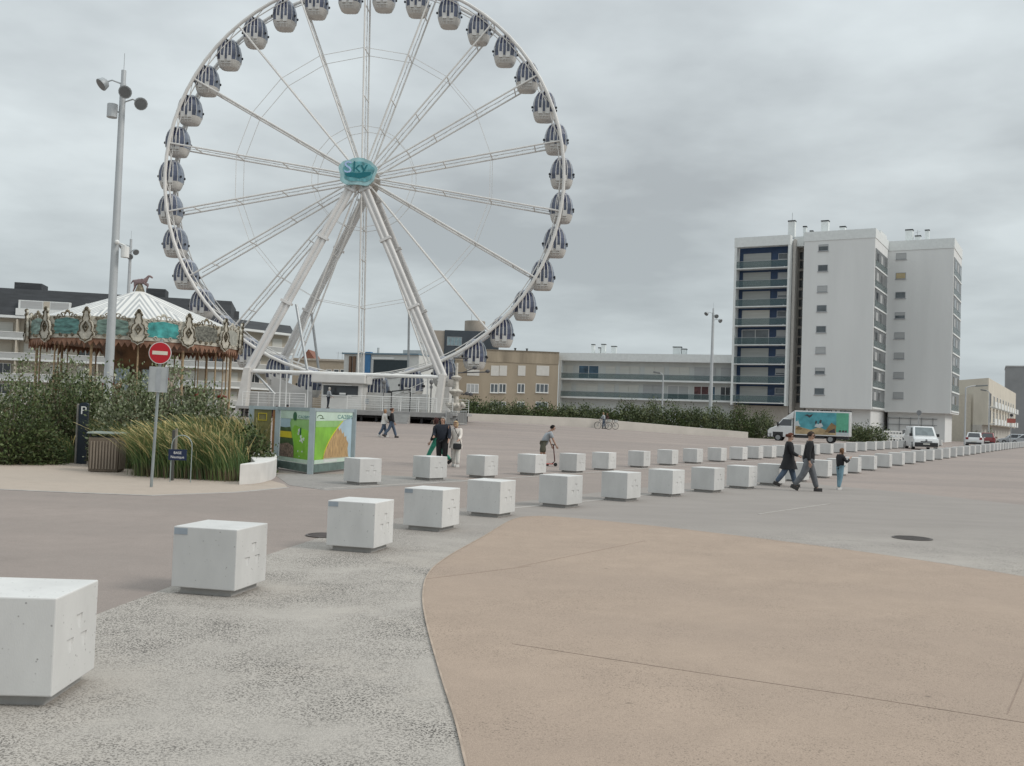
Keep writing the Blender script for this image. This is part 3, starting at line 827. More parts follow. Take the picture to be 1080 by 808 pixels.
# its lower wing between tower and street corner
Aw = at(1003, 440, 165); Bw = at(1024, 440, 163)
mb = MB(); 
a_ = lc(Aw); b_ = lc(Bw)
zw = at(1012, 400, 164).z - .3
mb.prism([a_, b_, (b_[0] + 3, b_[1] + 8), (a_[0] + 3, a_[1] + 8)], lambda x, y: (x, y, -.4), lambda x, y: (x, y, zw - 2.5)); Cb.part('side_wing', mb, mat('cream_wing', (.56, .52, .44), .9, var=.08))
Gb_A = at(1060, 440, 230); Gb_B = at(1120, 440, 225)
Gb = Bld('grey_building', 'blank grey gable wall of a taller building at the right edge', (Gb_A.x, Gb_A.y), (Gb_B.x, Gb_B.y), .3)
mb = MB(); mb.box(0, Gb.L, 0, 14, -.5, Gb.fp(1062, 387)[1]); Gb.part('wall', mb, mat('grey_render', (.25, .255, .26), .9, var=.1, scale=.3))
mb = MB(); mb.box(-.1, Gb.L + .1, -.1, 14.1, Gb.fp(1062, 387)[1] + .003, Gb.fp(1062, 387)[1] + .3); Gb.part('coping', mb, mat('light_coping', (.36, .36, .36), .9))
# ------------------------------------------------------------------ ferris wheel
WC = Vector((-13.07, 83.0)); WZ = 21.38; WYAW = -R_(3.95)
WG = 1.05                                         # ground level under it
RIM = 16.85; GOFF = -1.0
W = thing('ferris_wheel', 'giant white ferris wheel with grey glazed gondolas and a turquoise hub sign', 'ferris wheel', (WC.x, WC.y, 0), WYAW)
cwy, swy = math.cos(WYAW), math.sin(WYAW)
def wl(px, py, Y):                                # sight line at a depth -> wheel-local point
    p = at(px, py, Y); dx, dy = p.x - WC.x, p.y - WC.y
    return Vector((dx * cwy + dy * swy, -dx * swy + dy * cwy, p.z))
def wp(r, deg, y): return Vector((r * math.cos(R_(deg)), y, WZ + r * math.sin(R_(deg))))
NS = 18; PH = 11.3
for y in (-1.0, 1.0):
    mb = MB()
    mb.path([wp(RIM, k * 5, y) for k in range(72)], .145, 8, closed=True)
    mb.path([wp(RIM - .36, k * 5, y * .84) for k in range(72)], .045, 6, closed=True)
    for k in range(36): mb.tube(wp(RIM, PH + k * 10, y), wp(RIM - .36, PH + k * 10 + 5, y * .84), .035, n=5)
    mb.build('rim', cream_steel, W, smooth=40)
mb = MB()
for k in range(NS * 2): 
    if k % 2 == 0: mb.tube(wp(RIM, PH + k * 10, -1), wp(RIM, PH + k * 10, 1), .06, n=6)
mb.build('rim_ties', cream_steel, W)
spoke0 = None
led = mat('light_strip', (.46, .45, .43), .5, var=.5, scale=6)
for k in range(NS):
    mb = MB(); a = PH + k * 20
    ra, rb = 1.0, RIM - .1
    for y in (-1, 1): mb.mat(0).tube(wp(ra, a, y * 1.02), wp(rb, a, y), .075, n=6)
    mb.mat(1).tube(wp(ra + .3, a, 0), wp(rb - .8, a, 0), .032, n=4)
    mb.mat(0)
    for r in (4.3, 6.9, 10.9, 14.6): mb.tube(wp(r, a, -1.0), wp(r, a, 1.0), .05, n=5)
    for q in range(16):
        r = 1.6 + q * .87; s_ = -1 if q % 2 else 1
        mb.tube(wp(r, a, -.35 * s_), wp(r + .87, a, .35 * s_), .012, n=4)
    mb.build('spoke', [cream_steel, led], W)
for rr in (4.3, 10.9):
    for y in (-.98, .98):
        mb = MB()
        for k in range(NS): mb.tube(wp(rr, PH + k * 20, y), wp(rr, PH + k * 20 + 20, y), .026, n=4)
        mb.build('tension_ring', cream_steel, W)
mb = MB()
for (y0, y1, r) in ((-1.25, -.9, 1.15), (.9, 1.25, 1.15), (-2.4, 2.6, .55), (-.9, .9, .8)):
    mb.path([(0, y0, WZ), (0, y1, WZ)], r, 20)
mb.build('hub', mat('hub_steel', (.42, .39, .35), .5, .2), W, smooth=40)
# hub sign: a turquoise cloud-shaped board
hs = wl(377.5, 182, 80.2)
def sg(u, v, d=0.0): return Vector((hs.x + u, hs.y - d, hs.z + v + u * .0))
pts = []
for k in range(40):
    a = 2 * math.pi * k / 40
    r = 1 + .05 * math.sin(5 * a + .5) + .03 * math.sin(9 * a)
    pts.append((1.52 * r * (abs(math.cos(a)) ** .7) * (1 if math.cos(a) >= 0 else -1), 1.1 * r * (abs(math.sin(a)) ** .75) * (1 if math.sin(a) >= 0 else -1)))
mb = MB(); mb.prism(pts, lambda u, v: sg(u, v, 0), lambda u, v: sg(u, v, .22))
hsign = mb.build('hub_sign', mat('turquoise_sign', (.33, .53, .55), .5, var=.3, scale=1.6), W)
mb = MB(); mb.prism([(p[0] * .82 + .1, p[1] * .72) for p in pts], lambda u, v: sg(u, v, .222), lambda u, v: sg(u, v, .25)); mb.build('sign_panel', mat('teal_panel', (.13, .35, .38), .5, var=.5, scale=2.2), hsign)
mb = MB(); text_mb('S', 1.35, lambda x, y: sg(x * 1.15 - .78, y + .33, .262), mb); mb.build('lettering', mat('sign_pale_blue', (.42, .55, .80), .5), hsign)
mb = MB(); text_mb('ky', 1.25, lambda x, y: sg(x * 1.1 + .22, y + .38, .262), mb); mb.build('lettering', mat('sign_teal', (.008, .15, .18), .5), hsign)
mb = MB(); mb.prism([(-1.05, -.18), (-.4, -.05), (0, -.12), (.5, -.02), (1.15, .0), (1.1, -.25), (.7, -.4), (.2, -.55), (-.3, -.45), (-.8, -.4)], lambda u, v: sg(u, v, .252), lambda u, v: sg(u, v, .27)); mb.build('wave_band', mat('sign_teal', (.008, .15, .18), .5), hsign)
# --- gondola
gtub = mat('gondola_shell', (.56, .545, .515), .45, var=.1, scale=1.5)
gglass = mat('gondola_side_glass', (.15, .175, .225), .15, var=.25, scale=1.0, spec=.7)
gdark = mat('gondola_front_glass', (.055, .066, .11), .1, var=.5, scale=1.2, spec=.8)
gblue = mat('gondola_blue_crown', (.03, .036, .085), .4, var=.3)
gtop = mat('gondola_roof', (.30, .31, .35), .4, var=.1)
PR = [(-1.36, .74, .62), (-1.31, .80, .68), (-1.05, .93, .82), (-.72, 1.03, .92), (-.25, 1.08, .96), (.2, 1.04, .93), (.65, .91, .83), (1.0, .71, .66), (1.2, .50, .5), (1.31, .22, .22)]
def plan(w, d, z):                                # front and back flat, sides bulging
    o = []
    h = w * .47
    for x in (-h, -h / 3, h / 3, h): o.append((x, -d, z))
    for t in (-50, -18, 18, 50): o.append((h + (w - h) * math.cos(R_(t)) , d * math.sin(R_(t)) * 1.05, z))
    for x in (h, h / 3, -h / 3, -h): o.append((x, d, z))
    for t in (50, 18, -18, -50): o.append((-h - (w - h) * math.cos(R_(t)), d * math.sin(R_(t)) * 1.05, z))
    return o
def gring(a, b): return [plan(w, d, z) for z, w, d in PR[a:b]]
tub = MB(); tub.loft(gring(0, 4))
tub.box(-.5, .5, -.88, -.80, -1.1, -1.02)
glz = MB()
rg = gring(3, 8)
n = 16
for i in range(len(rg) - 1):
    for k in range(n):
        k2 = (k + 1) % n
        glz.mi = 1 if (k in (0, 1, 2, 8, 9, 10)) else 0
        if k in (3, 7, 11, 15) : glz.mi = 1
        glz.add([rg[i][k], rg[i][k2], rg[i + 1][k2], rg[i + 1][k]], [(0, 1, 2, 3)])
top = MB(); top.mat(0).loft(gring(7, 10))
for s_ in (-1, 1): top.mat(1).loft([[(-.42, s_ * .925, .36), (.42, s_ * .925, .36), (.42, s_ * .88, .38), (-.42, s_ * .88, .38)], [(-.4, s_ * .87, .64), (.4, s_ * .87, .64), (.4, s_ * .83, .66), (-.4, s_ * .83, .66)], [(-.36, s_ * .72, .98), (.36, s_ * .72, .98), (.36, s_ * .66, 1.0), (-.36, s_ * .66, 1.0)]])
frs = []
for s_ in (-1, 1):
    fr = MB(); frs.append(fr)
    for fx_ in (-1, -.34, .34, 1):
        fr.path([(fx_ * w * .47, s_ * (d + .015), z) for z, w, d in PR[1:8]], .045 if abs(fx_) == 1 else .058, 5)
    for x0_, x1_ in ((-.5, -.12), (.12, .5)):
        fr.box(x0_, x1_, s_ * .985, s_ * .90, -.92, -.42)
    for t in (-1, 1): frs[-1].path([(t * (w * .52 + w * .48 * .64), s_ * d * .8, z) for z, w, d in PR[3:8]], .03, 4)
hg = MB()
for s_ in (-1, 1):
    hg.tube((s_ * .35, s_ * 0, 1.2), (0, 0, 1.2), .05)
hg.tube((0, -1.0, 1.0), (0, 1.0, 1.0), .07, n=6)
for s_ in (-1, 1):
    hg.ell((s_ * 1.08, -.45, -.25), (.09, .09, .12), 6, 5); hg.ell((s_ * 1.06, .45, -.25), (.09, .09, .12), 6, 5)
proto = None
for k in range(36):
    a = 6.4 + 10 * k
    p = wp(16.73, a, 0) + Vector((0, 0, GOFF))
    if proto is None:
        proto = tub.build('gondola', gtub, W, smooth=45)
        glz.build('cabin_window', [gglass, gdark], proto, smooth=35)
        top.build('cabin_roof', [gtop, gblue], proto, smooth=45)
        for fr in frs: fr.build('door_frame', mat('gondola_white_frame', (.56, .55, .53), .45), proto)
        hg.build('bearing', black, proto)
        o = proto
    else: o = copy_tree(proto, W)
    o.location = p; o.scale = (.93, .93, .95)
# --- legs
def twin(mb, a, b, r, sep, n=10):
    a, b = Vector(a), Vector(b); d = (b - a).normalized()
    s_ = Vector((0, 1, 0)).cross(d).normalized() * sep
    mb.tube(a + s_, b + s_, r, n=n).tube(a - s_, b - s_, r, n=n)
    mb.obox((a + b) / 2, (b - a) / 2, s_ * .9, d.cross(s_).normalized() * r * .45)
leg_m = mat('leg_steel', (.61, .595, .578), .5, var=.08, scale=.5)
hf, hb = Vector((0, -2.3, WZ - .1)), Vector((0, 2.5, WZ - .1))
kfl, kfr = wl(262, 391, 78.5), wl(467, 398, 78.5)
kbl, kbr = wl(291, 394, 88), wl(472.5, 397, 87)
for h_, k_ in ((hf, kfl), (hf, kfr), (hb, kbl), (hb, kbr)):
    mb = MB(); twin(mb, h_, k_, .185, .2)
    d = (k_ - h_)
    for t in (.08, .33, .66):
        c = h_ + d * t; mb.obox(c, d.normalized() * .1, Vector((0, 1, 0)).cross(d).normalized() * .48, (0, .25, 0))
    mb.build('leg', leg_m, W, smooth=40)
post_m = mat('white_base_post', (.62, .60, .57), .45, var=.06)
def taper_post(top, base, wt_, wb_, d=.45):
    mb = MB()
    q = []
    for c, w_ in ((base, wb_), (top, wt_)): q += [(c[0] - w_, c[1] - d, c[2]), (c[0] + w_, c[1] - d, c[2]), (c[0] + w_, c[1] + d, c[2]), (c[0] - w_, c[1] + d, c[2])]
    mb.hexa(q); return mb.build('base_post', post_m, W, bevel=.04)
bl, br_ = wl(254, 430, 78.5), wl(459, 440, 78.5)
taper_post(kfl + Vector((0, 0, .25)), (bl.x, bl.y, WG - .2), .26, .42)
taper_post(kfr + Vector((0, 0, .25)), (br_.x, br_.y, WG - .2), .24, .34)
bb1, bb2 = wl(286, 428, 88), wl(470, 437, 87)
taper_post(kbl + Vector((0, 0, .2)), (bb1.x, bb1.y, WG - .2), .26, .4)
taper_post(kbr + Vector((0, 0, .2)), (bb2.x, bb2.y, WG - .2), .26, .36)
for a, b in ((kfl, kfr), (kbl, kbr), (kfl, kbl), (kfr, kbr)):
    mb = MB(); mb.tube(a, b, .15, n=8).build('base_beam', white_paint, W, smooth=40)
for a, b, r in ((wl(312.5, 321, 79.3), wl(324, 390, 78.7), .11), (wl(328.5, 331, 86), wl(336.5, 393, 86.5), .11), (wl(431.5, 327, 86), wl(430.5, 392, 86.5), .1), (wl(270, 394, 78.6), wl(290, 416, 78.6), .09)):
    mb = MB(); mb.tube(a, b, r).build('strut', dull_steel, W)
# --- boarding platform
Pz = 1.92
pf0, pf1 = wl(247, 430, 77.3).x, wl(483, 440, 77.3).x
PF, PB = -6.0, 5.0
P = thing('boarding_platform', 'white raised boarding platform with railings under the ferris wheel', 'platform', (WC.x, WC.y, 0), WYAW)
deck = mat('platform_deck', (.34, .335, .325), .7, var=.12, scale=3)
mb = MB(); mb.box(pf0, pf1, PF, PB, Pz - .22, Pz); P_d = mb.build('deck', deck, P, bevel=.015)
mb = MB()
for q in range(15):
    x = pf0 + .4 + q * (pf1 - pf0 - .8) / 14
    for y in (PF + .5, 0, PB - .5): mb.box(x - .09, x + .09, y - .09, y + .09, WG - .3, Pz - .223)
mb.box(pf0, pf1, PF + .6, PF + .7, WG + .3, WG + .42).box(pf0, pf1, 0, .1, WG - .3, Pz - .3)
mb.build('underframe', mat('dark_underframe', (.045, .045, .048), .8), P)
mb = MB(); mb.box(pf0 + 8.6, pf1 - .3, PF - .02, PF - .005, Pz - .38, Pz - .04); mb.build('skirt', mat('grey_skirt', (.27, .265, .26), .6, var=.15, scale=2), P)
def railing(x0, x1, y, zt0, zt1=None, z0=Pz, name='railing', bars=5, m=None):
    mb = MB(); zt1 = zt0 if zt1 is None else zt1
    n = max(2, int(abs(x1 - x0) / 1.25))
    for q in range(n + 1):
        t = q / n; x = x0 + (x1 - x0) * t; zz_ = zt0 + (zt1 - zt0) * t
        mb.tube((x, y, z0), (x, y, zz_), .028, n=6)
    for k in range(bars):
        f = 1 - k / bars * .92
        mb.tube((x0, y, z0 + (zt0 - z0) * f), (x1, y, z0 + (zt1 - z0) * f), .024 if k == 0 else .013, n=5)
    return mb.build(name, m or white_paint, P)
railing(pf0 + 8.8, pf1 - 1.6, PF + .15, Pz + 1.1, bars=6)
railing(pf0 + 9.6, pf1 - .6, PF + 2.2, Pz + 1.15, bars=7)
railing(pf0 + .5, pf0 + 5.5, PF + .1, Pz + 1.1, bars=5)
railing(pf0 + .3, pf1 - .3, PB - .2, Pz + 1.2, bars=6)
rx = wl(412, 420, 79.5).x; rx2 = wl(455, 404, 79.5).x
railing(rx, rx2, PF + 3.0, Pz + 1.2, Pz + 2.7, bars=4)
mb = MB()                                          # white screens and the two boarding ramps
x0 = wl(284, 400, 79).x; x1 = wl(329, 400, 79).x
mb.hexa([(x0, -3.9, Pz), (x1, -3.9, Pz), (x1, -3.75, Pz), (x0, -3.75, Pz), (x0, -3.9, wl(284, 396, 79).z), (x1, -3.9, wl(329, 414, 79).z), (x1, -3.75, wl(329, 414, 79).z), (x0, -3.75, wl(284, 396, 79).z)])
mb.box(x0 - 1.6, x0 - .2, -4.2, -3.9, Pz, Pz + 1.2)
mb.build('ramp_screen', mat('ramp_white', (.50, .49, .475), .6, var=.1, scale=1.2), P)
mb = MB(); mb.box(wl(386, 420, 80).x, wl(452, 420, 80).x, -2.6, -2.5, Pz + .003, Pz + 1.45)
for q in range(9):
    x = wl(386, 420, 80).x + q * .62; mb.box(x, x + .04, -2.63, -2.602, Pz + .003, Pz + 1.45)
mb.box(wl(386, 420, 80).x, wl(452, 420, 80).x, -2.64, -2.603, Pz + .7, Pz + .74)
mb.build('back_screen', mat('screen_white', (.53, .52, .50), .6, var=.1, scale=.8), P)
for px in (294.5, 301, 324, 379, 403.5, 450):
    mb = MB(); a = wl(px, 430, 78.9); mb.tube((a.x, a.y, Pz), (a.x, a.y, 4.85), .055, n=6).build('post', white_paint, P)
for px, py in ((405, 403), (455, 403)):
    mb = MB(); a = wl(px, py, 77.8); mb.tube((a.x, a.y, Pz), (a.x, a.y, a.z), .06, n=6).ell((a.x, a.y, a.z), (.17, .17, .2), 8, 6).box(a.x - .1, a.x + .1, a.y - .1, a.y + .1, a.z - .5, a.z - .3)
    mb.build('lantern', mat('lantern_grey', (.16, .16, .16), .5), P)
mb = MB(); a = wl(415, 420, 79.0)
for x in (a.x, a.x + 1.5): mb.tube((x, -4.6, Pz), (x, -4.6, Pz + 1.55), .05, n=6)
mb.tube((a.x, -4.6, Pz + 1.55), (a.x + 1.5, -4.6, Pz + 1.75), .05, n=6)
mb.build('black_handrail', black, P)
mb = MB()
for q in range(4): mb.box(pf1 - 5 + q * .002, pf1 - 3.6, PF - .3 - q * .3, PF - .002 - q * .3, WG - .2, Pz - .22 - q * .2)
mb.build('steps', deck, P)
# ticket booth
bx0, bx1 = wl(338.5, 420, 78.7).x, wl(382, 420, 78.7).x
K = thing('ticket_booth', 'white ticket booth with a wide dark window on the wheel platform', 'booth', (WC.x, WC.y, 0), WYAW)
zb0, zb1 = Pz + .004, wl(350, 404, 78.7).z
bwm = mat('booth_white', (.62, .61, .585), .5, var=.05)
mb = MB(); yb0 = -4.4
mb.box(bx0, bx1, yb0, yb0 + 2.2, zb0, zb1); mb.build('cabin', bwm, K, bevel=.03)
mb = MB(); fx0 = wl(328, 400, 78.4).x; fx1 = wl(386, 400, 78.4).x
mb.box(fx0, fx1, yb0 - .4, yb0 + 2.4, zb1 + .003, wl(350, 394.3, 78.4).z); mb.build('canopy', bwm, K, bevel=.06)
wx0, wz1 = wl(341, 406.5, 78.6).x, wl(341, 406, 78.6).z; wx1, wz0 = wl(370, 417, 78.6).x, wl(355, 416.8, 78.6).z
mb = MB(); mb.box(wx0, wx1, yb0 - .04, yb0 - .01, wz0, wz1); w_ = mb.build('window', dark_glass, K)
mb = MB(); mb.box(wx0 - .07, wx1 + .07, yb0 - .06, yb0 - .002, wz0 - .08, wz0 - .003).box(wx0 - .07, wx1 + .07, yb0 - .06, yb0 - .002, wz1 + .003, wz1 + .08); mb.build('frame', white_paint, w_)
mb = MB(); a = wl(374, 410, 78.6).x; mb.box(a - .28, a + .3, yb0 - .04, yb0 - .01, wz0, wz1); mb.build('window', dark_glass, K)
mb = MB(); mb.box(wx1 - .9, wx1 - .4, yb0 - .05, yb0 - .042, wz0 + .06, wz0 + .2); mb.build('notice', white_paint, K)
mb = MB(); mb.box(wl(385, 420, 78.6).x, wl(389, 420, 78.6).x, yb0 + .1, yb0 + .2, zb0 + .5, zb0 + .9); mb.build('meter_box', dull_steel, K)
# barrier at the right end of the platform
F = thing('crowd_barrier', 'grey steel crowd barrier at the right end of the wheel platform', 'barrier', (0, 0, 0))
mb = MB(); a, b = at(470, 446, 76), at(492, 444, 78); z = gz(a.x, a.y)
for q in range(13):
    t = q / 12; p = a.lerp(b, t); mb.tube((p.x, p.y, z + .05), (p.x, p.y, z + 1.1), .012 if q % 6 else .03, n=5)
for zz_ in (.12, 1.1): mb.tube((a.x, a.y, z + zz_), (b.x, b.y, z + zz_), .025, n=5)
mb.build('frame', dull_steel, F)
mb = MB(); mb.obox(((a + b) / 2).xy.to_3d() + Vector((0, .03, z + .6)), (b.xy - a.xy).to_3d() / 2.05, (0, .008, 0), (0, 0, .42)); mb.build('mesh_panel', mat('dull_mesh', (.20, .20, .195), .7), F)
# ornate cream lamp tree at the right end of the platform
D = thing('spotlight_mast', 'cream ornamental mast with black spotlight arms right of the wheel legs', 'mast', (0, 0, 0))
a = at(480, 437, 80); x, y = a.x, a.y; z = 1.0
mb = MB(); mb.lathe([(.75, 0), (.78, .5), (.5, .7), (.35, 1.1), (.62, 1.4), (.66, 1.55), (.3, 1.75), (.24, 2.3), (.55, 2.6), (.6, 2.7), (.25, 2.9), (.2, 3.5), (.42, 3.75), (.45, 3.85), (.12, 4.0), (.1, 5.0)], 14, (x, y, z))
for k in range(10):
    an = k * .628; mb.ell((x + .68 * math.cos(an), y + .68 * math.sin(an), z + 1.55 + .12 * (k % 2)), (.16, .16, .2), 6, 5); mb.ell((x + .55 * math.cos(an + .3), y + .55 * math.sin(an + .3), z + .75), (.2, .2, .24), 6, 5)
mb.build('mast', mat('cream_ornament', (.50, .47, .42), .6, var=.35, scale=4), D, smooth=40)
mb = MB(); mb.tube((x - .6, y, z + 4.15), (x + 2.5, y, z + 4.35), .05).tube((x + .4, y, z + 4.2), (x + 1.4, y - .2, z + 4.6), .04).tube((x - .3, y, z + 5.4), (x + .9, y, z + 5.4), .06)
for dx, dz in ((1.45, 4.65), (2.5, 4.4), (.9, 2.55), (1.2, 2.5)): mb.ell((x + dx, y - .1, z + dz), (.2, .16, .15), 8, 5)
mb.tube((x, y, z + 2.5), (x + 1.2, y, z + 2.5), .05)
mb.build('spotlight_arm', mat('dark_spotlight', (.08, .08, .085), .5), D)

# ------------------------------------------------------------------ carousel
CY = 50.0
cc = at(143, 400, CY); CG = gz(cc.x, cc.y)
CR = 4.95
K = thing('carousel', 'large carousel with a grey-striped white canopy and painted rounding boards', 'carousel', (cc.x, cc.y, 0), R_(8))
zE0, zE1, zA = 4.72, 5.75, 7.55
NP = 14
def cp(r, k, z): a = 2 * math.pi * k / NP; return Vector((r * math.cos(a), r * math.sin(a), z))
cw = mat('canopy_white', (.64, .63, .60), .8, var=.04, scale=.8); cg = mat('canopy_grey', (.36, .37, .37), .8, var=.05, scale=.8)
mb = MB()
apex = Vector((0, 0, zA))
for k in range(NP):
    A, B = cp(CR * .985, k, zE1 - .05), cp(CR * .985, k + 1, zE1 - .05)
    Mid = (A + B) / 2; hv = (B - A) / 2; ns = 5
    for s_ in (-1, 1):
        for q in range(ns * 2):
            s0_, s1_ = q / (ns * 2), (q + 1) / (ns * 2)
            f = lambda s, t: apex.lerp(Mid, t) + hv * s * s_
            mb.mi = q % 2
            p = [f(s0_, 1), f(s1_, 1), f(s1_, s1_)] + ([f(s0_, s0_)] if s0_ > 0 else [apex])
            mb.face(*p)
mb.build('canopy', [cw, cg], K)
cream_o = mat('carousel_cream', (.45, .425, .36), .6, var=.3, scale=5)
gold = mat('carousel_bronze', (.19, .16, .11), .55, .1, var=.6, scale=6)
paint = [mat('painted_teal', (.09, .20, .185), .5, var=.7, scale=3.0, stretch=(.7, .7, 2.5)), mat('painted_grey', (.32, .32, .28), .5, var=.3, scale=4), mat('painted_green', (.15, .225, .195), .5, var=.7, scale=3.5, stretch=(.7, .7, 2.5)), mat('painted_turquoise', (.05, .27, .26), .5, var=.6, scale=2.5), mat('painted_dark_scroll', (.13, .13, .11), .5, var=.9, scale=9)]
fas_seq = [4, 1, 0, 2, 1, 3, 4, 1, 2, 0, 2, 3, 4, 1]
for k in range(NP):
    A, B = cp(CR, k, 0), cp(CR, k + 1, 0)
    t = (B - A); Lk = t.length; t = t / Lk; nrm = Vector((t.y, -t.x, 0))
    f = lambda u, v, d: A + t * (u * Lk) + nrm * d + Vector((0, 0, v))
    mb = MB(); mb.prism([(.0, zE0), (1, zE0), (1, zE1 - .02), (.0, zE1 - .02)], lambda u, v: f(u, v, 0), lambda u, v: f(u, v, .07))
    rb = mb.build('rounding_board', cream_o, K)
    mb = MB(); mb.prism([(.2, zE0 + .18), (.8, zE0 + .18), (.83, zE0 + .5), (.8, zE1 - .2), (.5, zE1 - .1), (.2, zE1 - .2), (.17, zE0 + .5)], lambda u, v: f(u, v, .073), lambda u, v: f(u, v, .1))
    mb.build('painting', paint[fas_seq[k]], rb)
    mb = MB()
    def spiral(u, v, r, s_, turn=1.6):
        return [f(u + s_ * r * (1 - .6 * t) * math.cos(2.2 * math.pi * turn * t / 1.6) / Lk, v + r * (1 - .6 * t) * math.sin(2.2 * math.pi * turn * t / 1.6), .1) for t in [i / 12 for i in range(13)]]
    for s_ in (-1, 1):
        mb.path(spiral(.5 + s_ * .10, zE1 + .02, .13, s_), .03, 4)
        mb.path(spiral(.5 + s_ * .22, zE1 - .06, .11, -s_), .028, 4)
        mb.path(spiral(.5 + s_ * .31, zE1 - .14, .09, s_), .026, 4)
        mb.path(spiral(.5 + s_ * .34, zE0 + .55, .08, s_), .024, 4)
        mb.path(spiral(.5 + s_ * .33, zE0 + .24, .1, -s_), .026, 4)
        mb.path(spiral(.5 + s_ * .15, zE0 + .13, .09, s_), .024, 4)
    for q in range(5):
        a_ = math.pi * (q + .5) / 5; mb.ell(f(.5 + .12 * math.cos(a_) / Lk, zE1 + .06 + .14 * math.sin(a_), .08), (.045, .045, .08), 5, 4)
    mb.ell(f(.5, zE0 + .1, .11), (.1, .05, .08), 6, 4)
    mb.build('scrollwork', gold if fas_seq[k] in (2, 4, 0) else cream_o, rb)
    # crest on the corner
    nr = Vector((math.cos(2 * math.pi * k / NP), math.sin(2 * math.pi * k / NP), 0)); tt = Vector((-nr.y, nr.x, 0))
    g = lambda u, v, d: A + tt * u + nr * (d + .1) + Vector((0, 0, v))
    hr_ = [(0, zE0 - .24), (.1, zE0 - .16), (.26, zE0 - .1), (.30, zE0 + .02), (.42, zE0 + .1), (.40, zE0 + .24), (.30, zE0 + .3), (.34, zE0 + .52), (.27, zE0 + .72), (.16, zE0 + .8), (.2, zE0 + .95), (.13, zE1 + .1), (.16, zE1 + .22), (.09, zE1 + .32), (0, zE1 + .36)]
    out_ = hr_ + [(-u, v) for u, v in hr_[-2:0:-1]]
    mb = MB(); mb.prism(out_, lambda u, v: g(u, v, 0), lambda u, v: g(u, v, .09)); cr = mb.build('crest', cream_o, K)
    mb = MB()
    mb.path([g(u * .86, zE0 + .42 + (v - zE0 - .42) * .88, .1) for u, v in out_], .028, 5, closed=True)
    mb.path([g(.13 * math.cos(a), zE0 + .5 + .22 * math.sin(a), .11) for a in [i * math.pi / 2 for i in range(4)]], .05, 4, closed=True)
    mb.ell(g(0, zE1 + .3, .08), (.1, .08, .1), 6, 5)
    for u, v in ((.34, zE0 + .16), (-.34, zE0 + .16), (.14, zE1 + .12), (-.14, zE1 + .12), (0, zE0 + .5), (0, zE0 - .1)): mb.ell(g(u, v, .1), (.06, .06, .06), 6, 4); mb.build('gilding', gold, cr)
    mb = MB()                                    # scalloped valance
    for q in range(8):
        u0, u1 = q / 8, (q + 1) / 8; um = (u0 + u1) / 2; dr = .34 if q % 4 == 3 else .22
        mb.prism([(u0, zE0 - .003), (u0, zE0 - .12), (um, zE0 - .12 - dr), (u1, zE0 - .12), (u1, zE0 - .003)], lambda u, v: f(u, v, -.02), lambda u, v: f(u, v, .03))
    mb.build('valance', mat('brown_valance', (.24, .13, .085), .7, var=.4, scale=4), K)
mb = MB(); mb.lathe([(CR * .97, zE0 - .02), (CR * .97, zE0 + .05)], NP, (0, 0, 0)); mb.build('ceiling', mat('carousel_ceiling', (.20, .11, .06), .7, var=.4, scale=2), K)
mb = MB(); mb.lathe([(CR * 1.02, CG - .05), (CR * 1.02, CG + .3)], 28); mb.build('turntable', mat('carousel_floor', (.25, .17, .10), .7, var=.2), K)
mb = MB(); mb.lathe([(1.7, CG + .303), (1.7, 2.0), (1.35, 2.3), (1.35, 3.6), (1.8, zE0 - .03)], 14); mb.build('centre_drum', mat('drum_brown', (.15, .085, .045), .5, var=.6, scale=1.5), K)
mirror = mat('drum_mirror', (.28, .32, .34), .1, .6, var=.3)
for k in range(7):
    a = k * 2 * math.pi / 7; mb = MB(); c = Vector((1.42 * math.cos(a), 1.42 * math.sin(a), 2.95)); mb.obox(c, (-.35 * math.sin(a), .35 * math.cos(a), 0), (.03 * math.cos(a), .03 * math.sin(a), 0), (0, 0, .55)); mb.build('mirror', mirror, K)
brass = mat('twisted_brass_pole', (.34, .25, .15), .5, .1, var=.25, scale=8)
for k in range(NP):
    mb = MB(); p = cp(CR * .93, k + .02, 0); mb.tube((p.x, p.y, CG + .303), (p.x, p.y, zE0 - .025), .065 if k % 2 == 0 else .04, n=8)
    mb.build('pole', brass, K)

# ------------------------------------------------------------------ skin-modifier figures
def skin_mesh(V, E, Rr, root=0, sub=1):
    me = bpy.data.meshes.new('figure'); me.from_pydata([tuple(v) for v in V], E, [])
    o = bpy.data.objects.new('figure', me); col.objects.link(o)
    o.modifiers.new('skin', 'SKIN')
    L = me.skin_vertices[0].data
    for i, r in enumerate(Rr):
        L[i].radius = (r, r) if not isinstance(r, tuple) else r
        L[i].use_root = (i == root)
    if sub:
        m = o.modifiers.new('sub', 'SUBSURF'); m.levels = sub; m.render_levels = sub
    C.view_layer.update()
    ev = bpy.data.meshes.new_from_object(o.evaluated_get(C.evaluated_depsgraph_get()))
    vs = [v.co.copy() for v in ev.vertices]; fs = [tuple(p.vertices) for p in ev.polygons]
    bpy.data.objects.remove(o); bpy.data.meshes.remove(me); bpy.data.meshes.remove(ev)
    return vs, fs
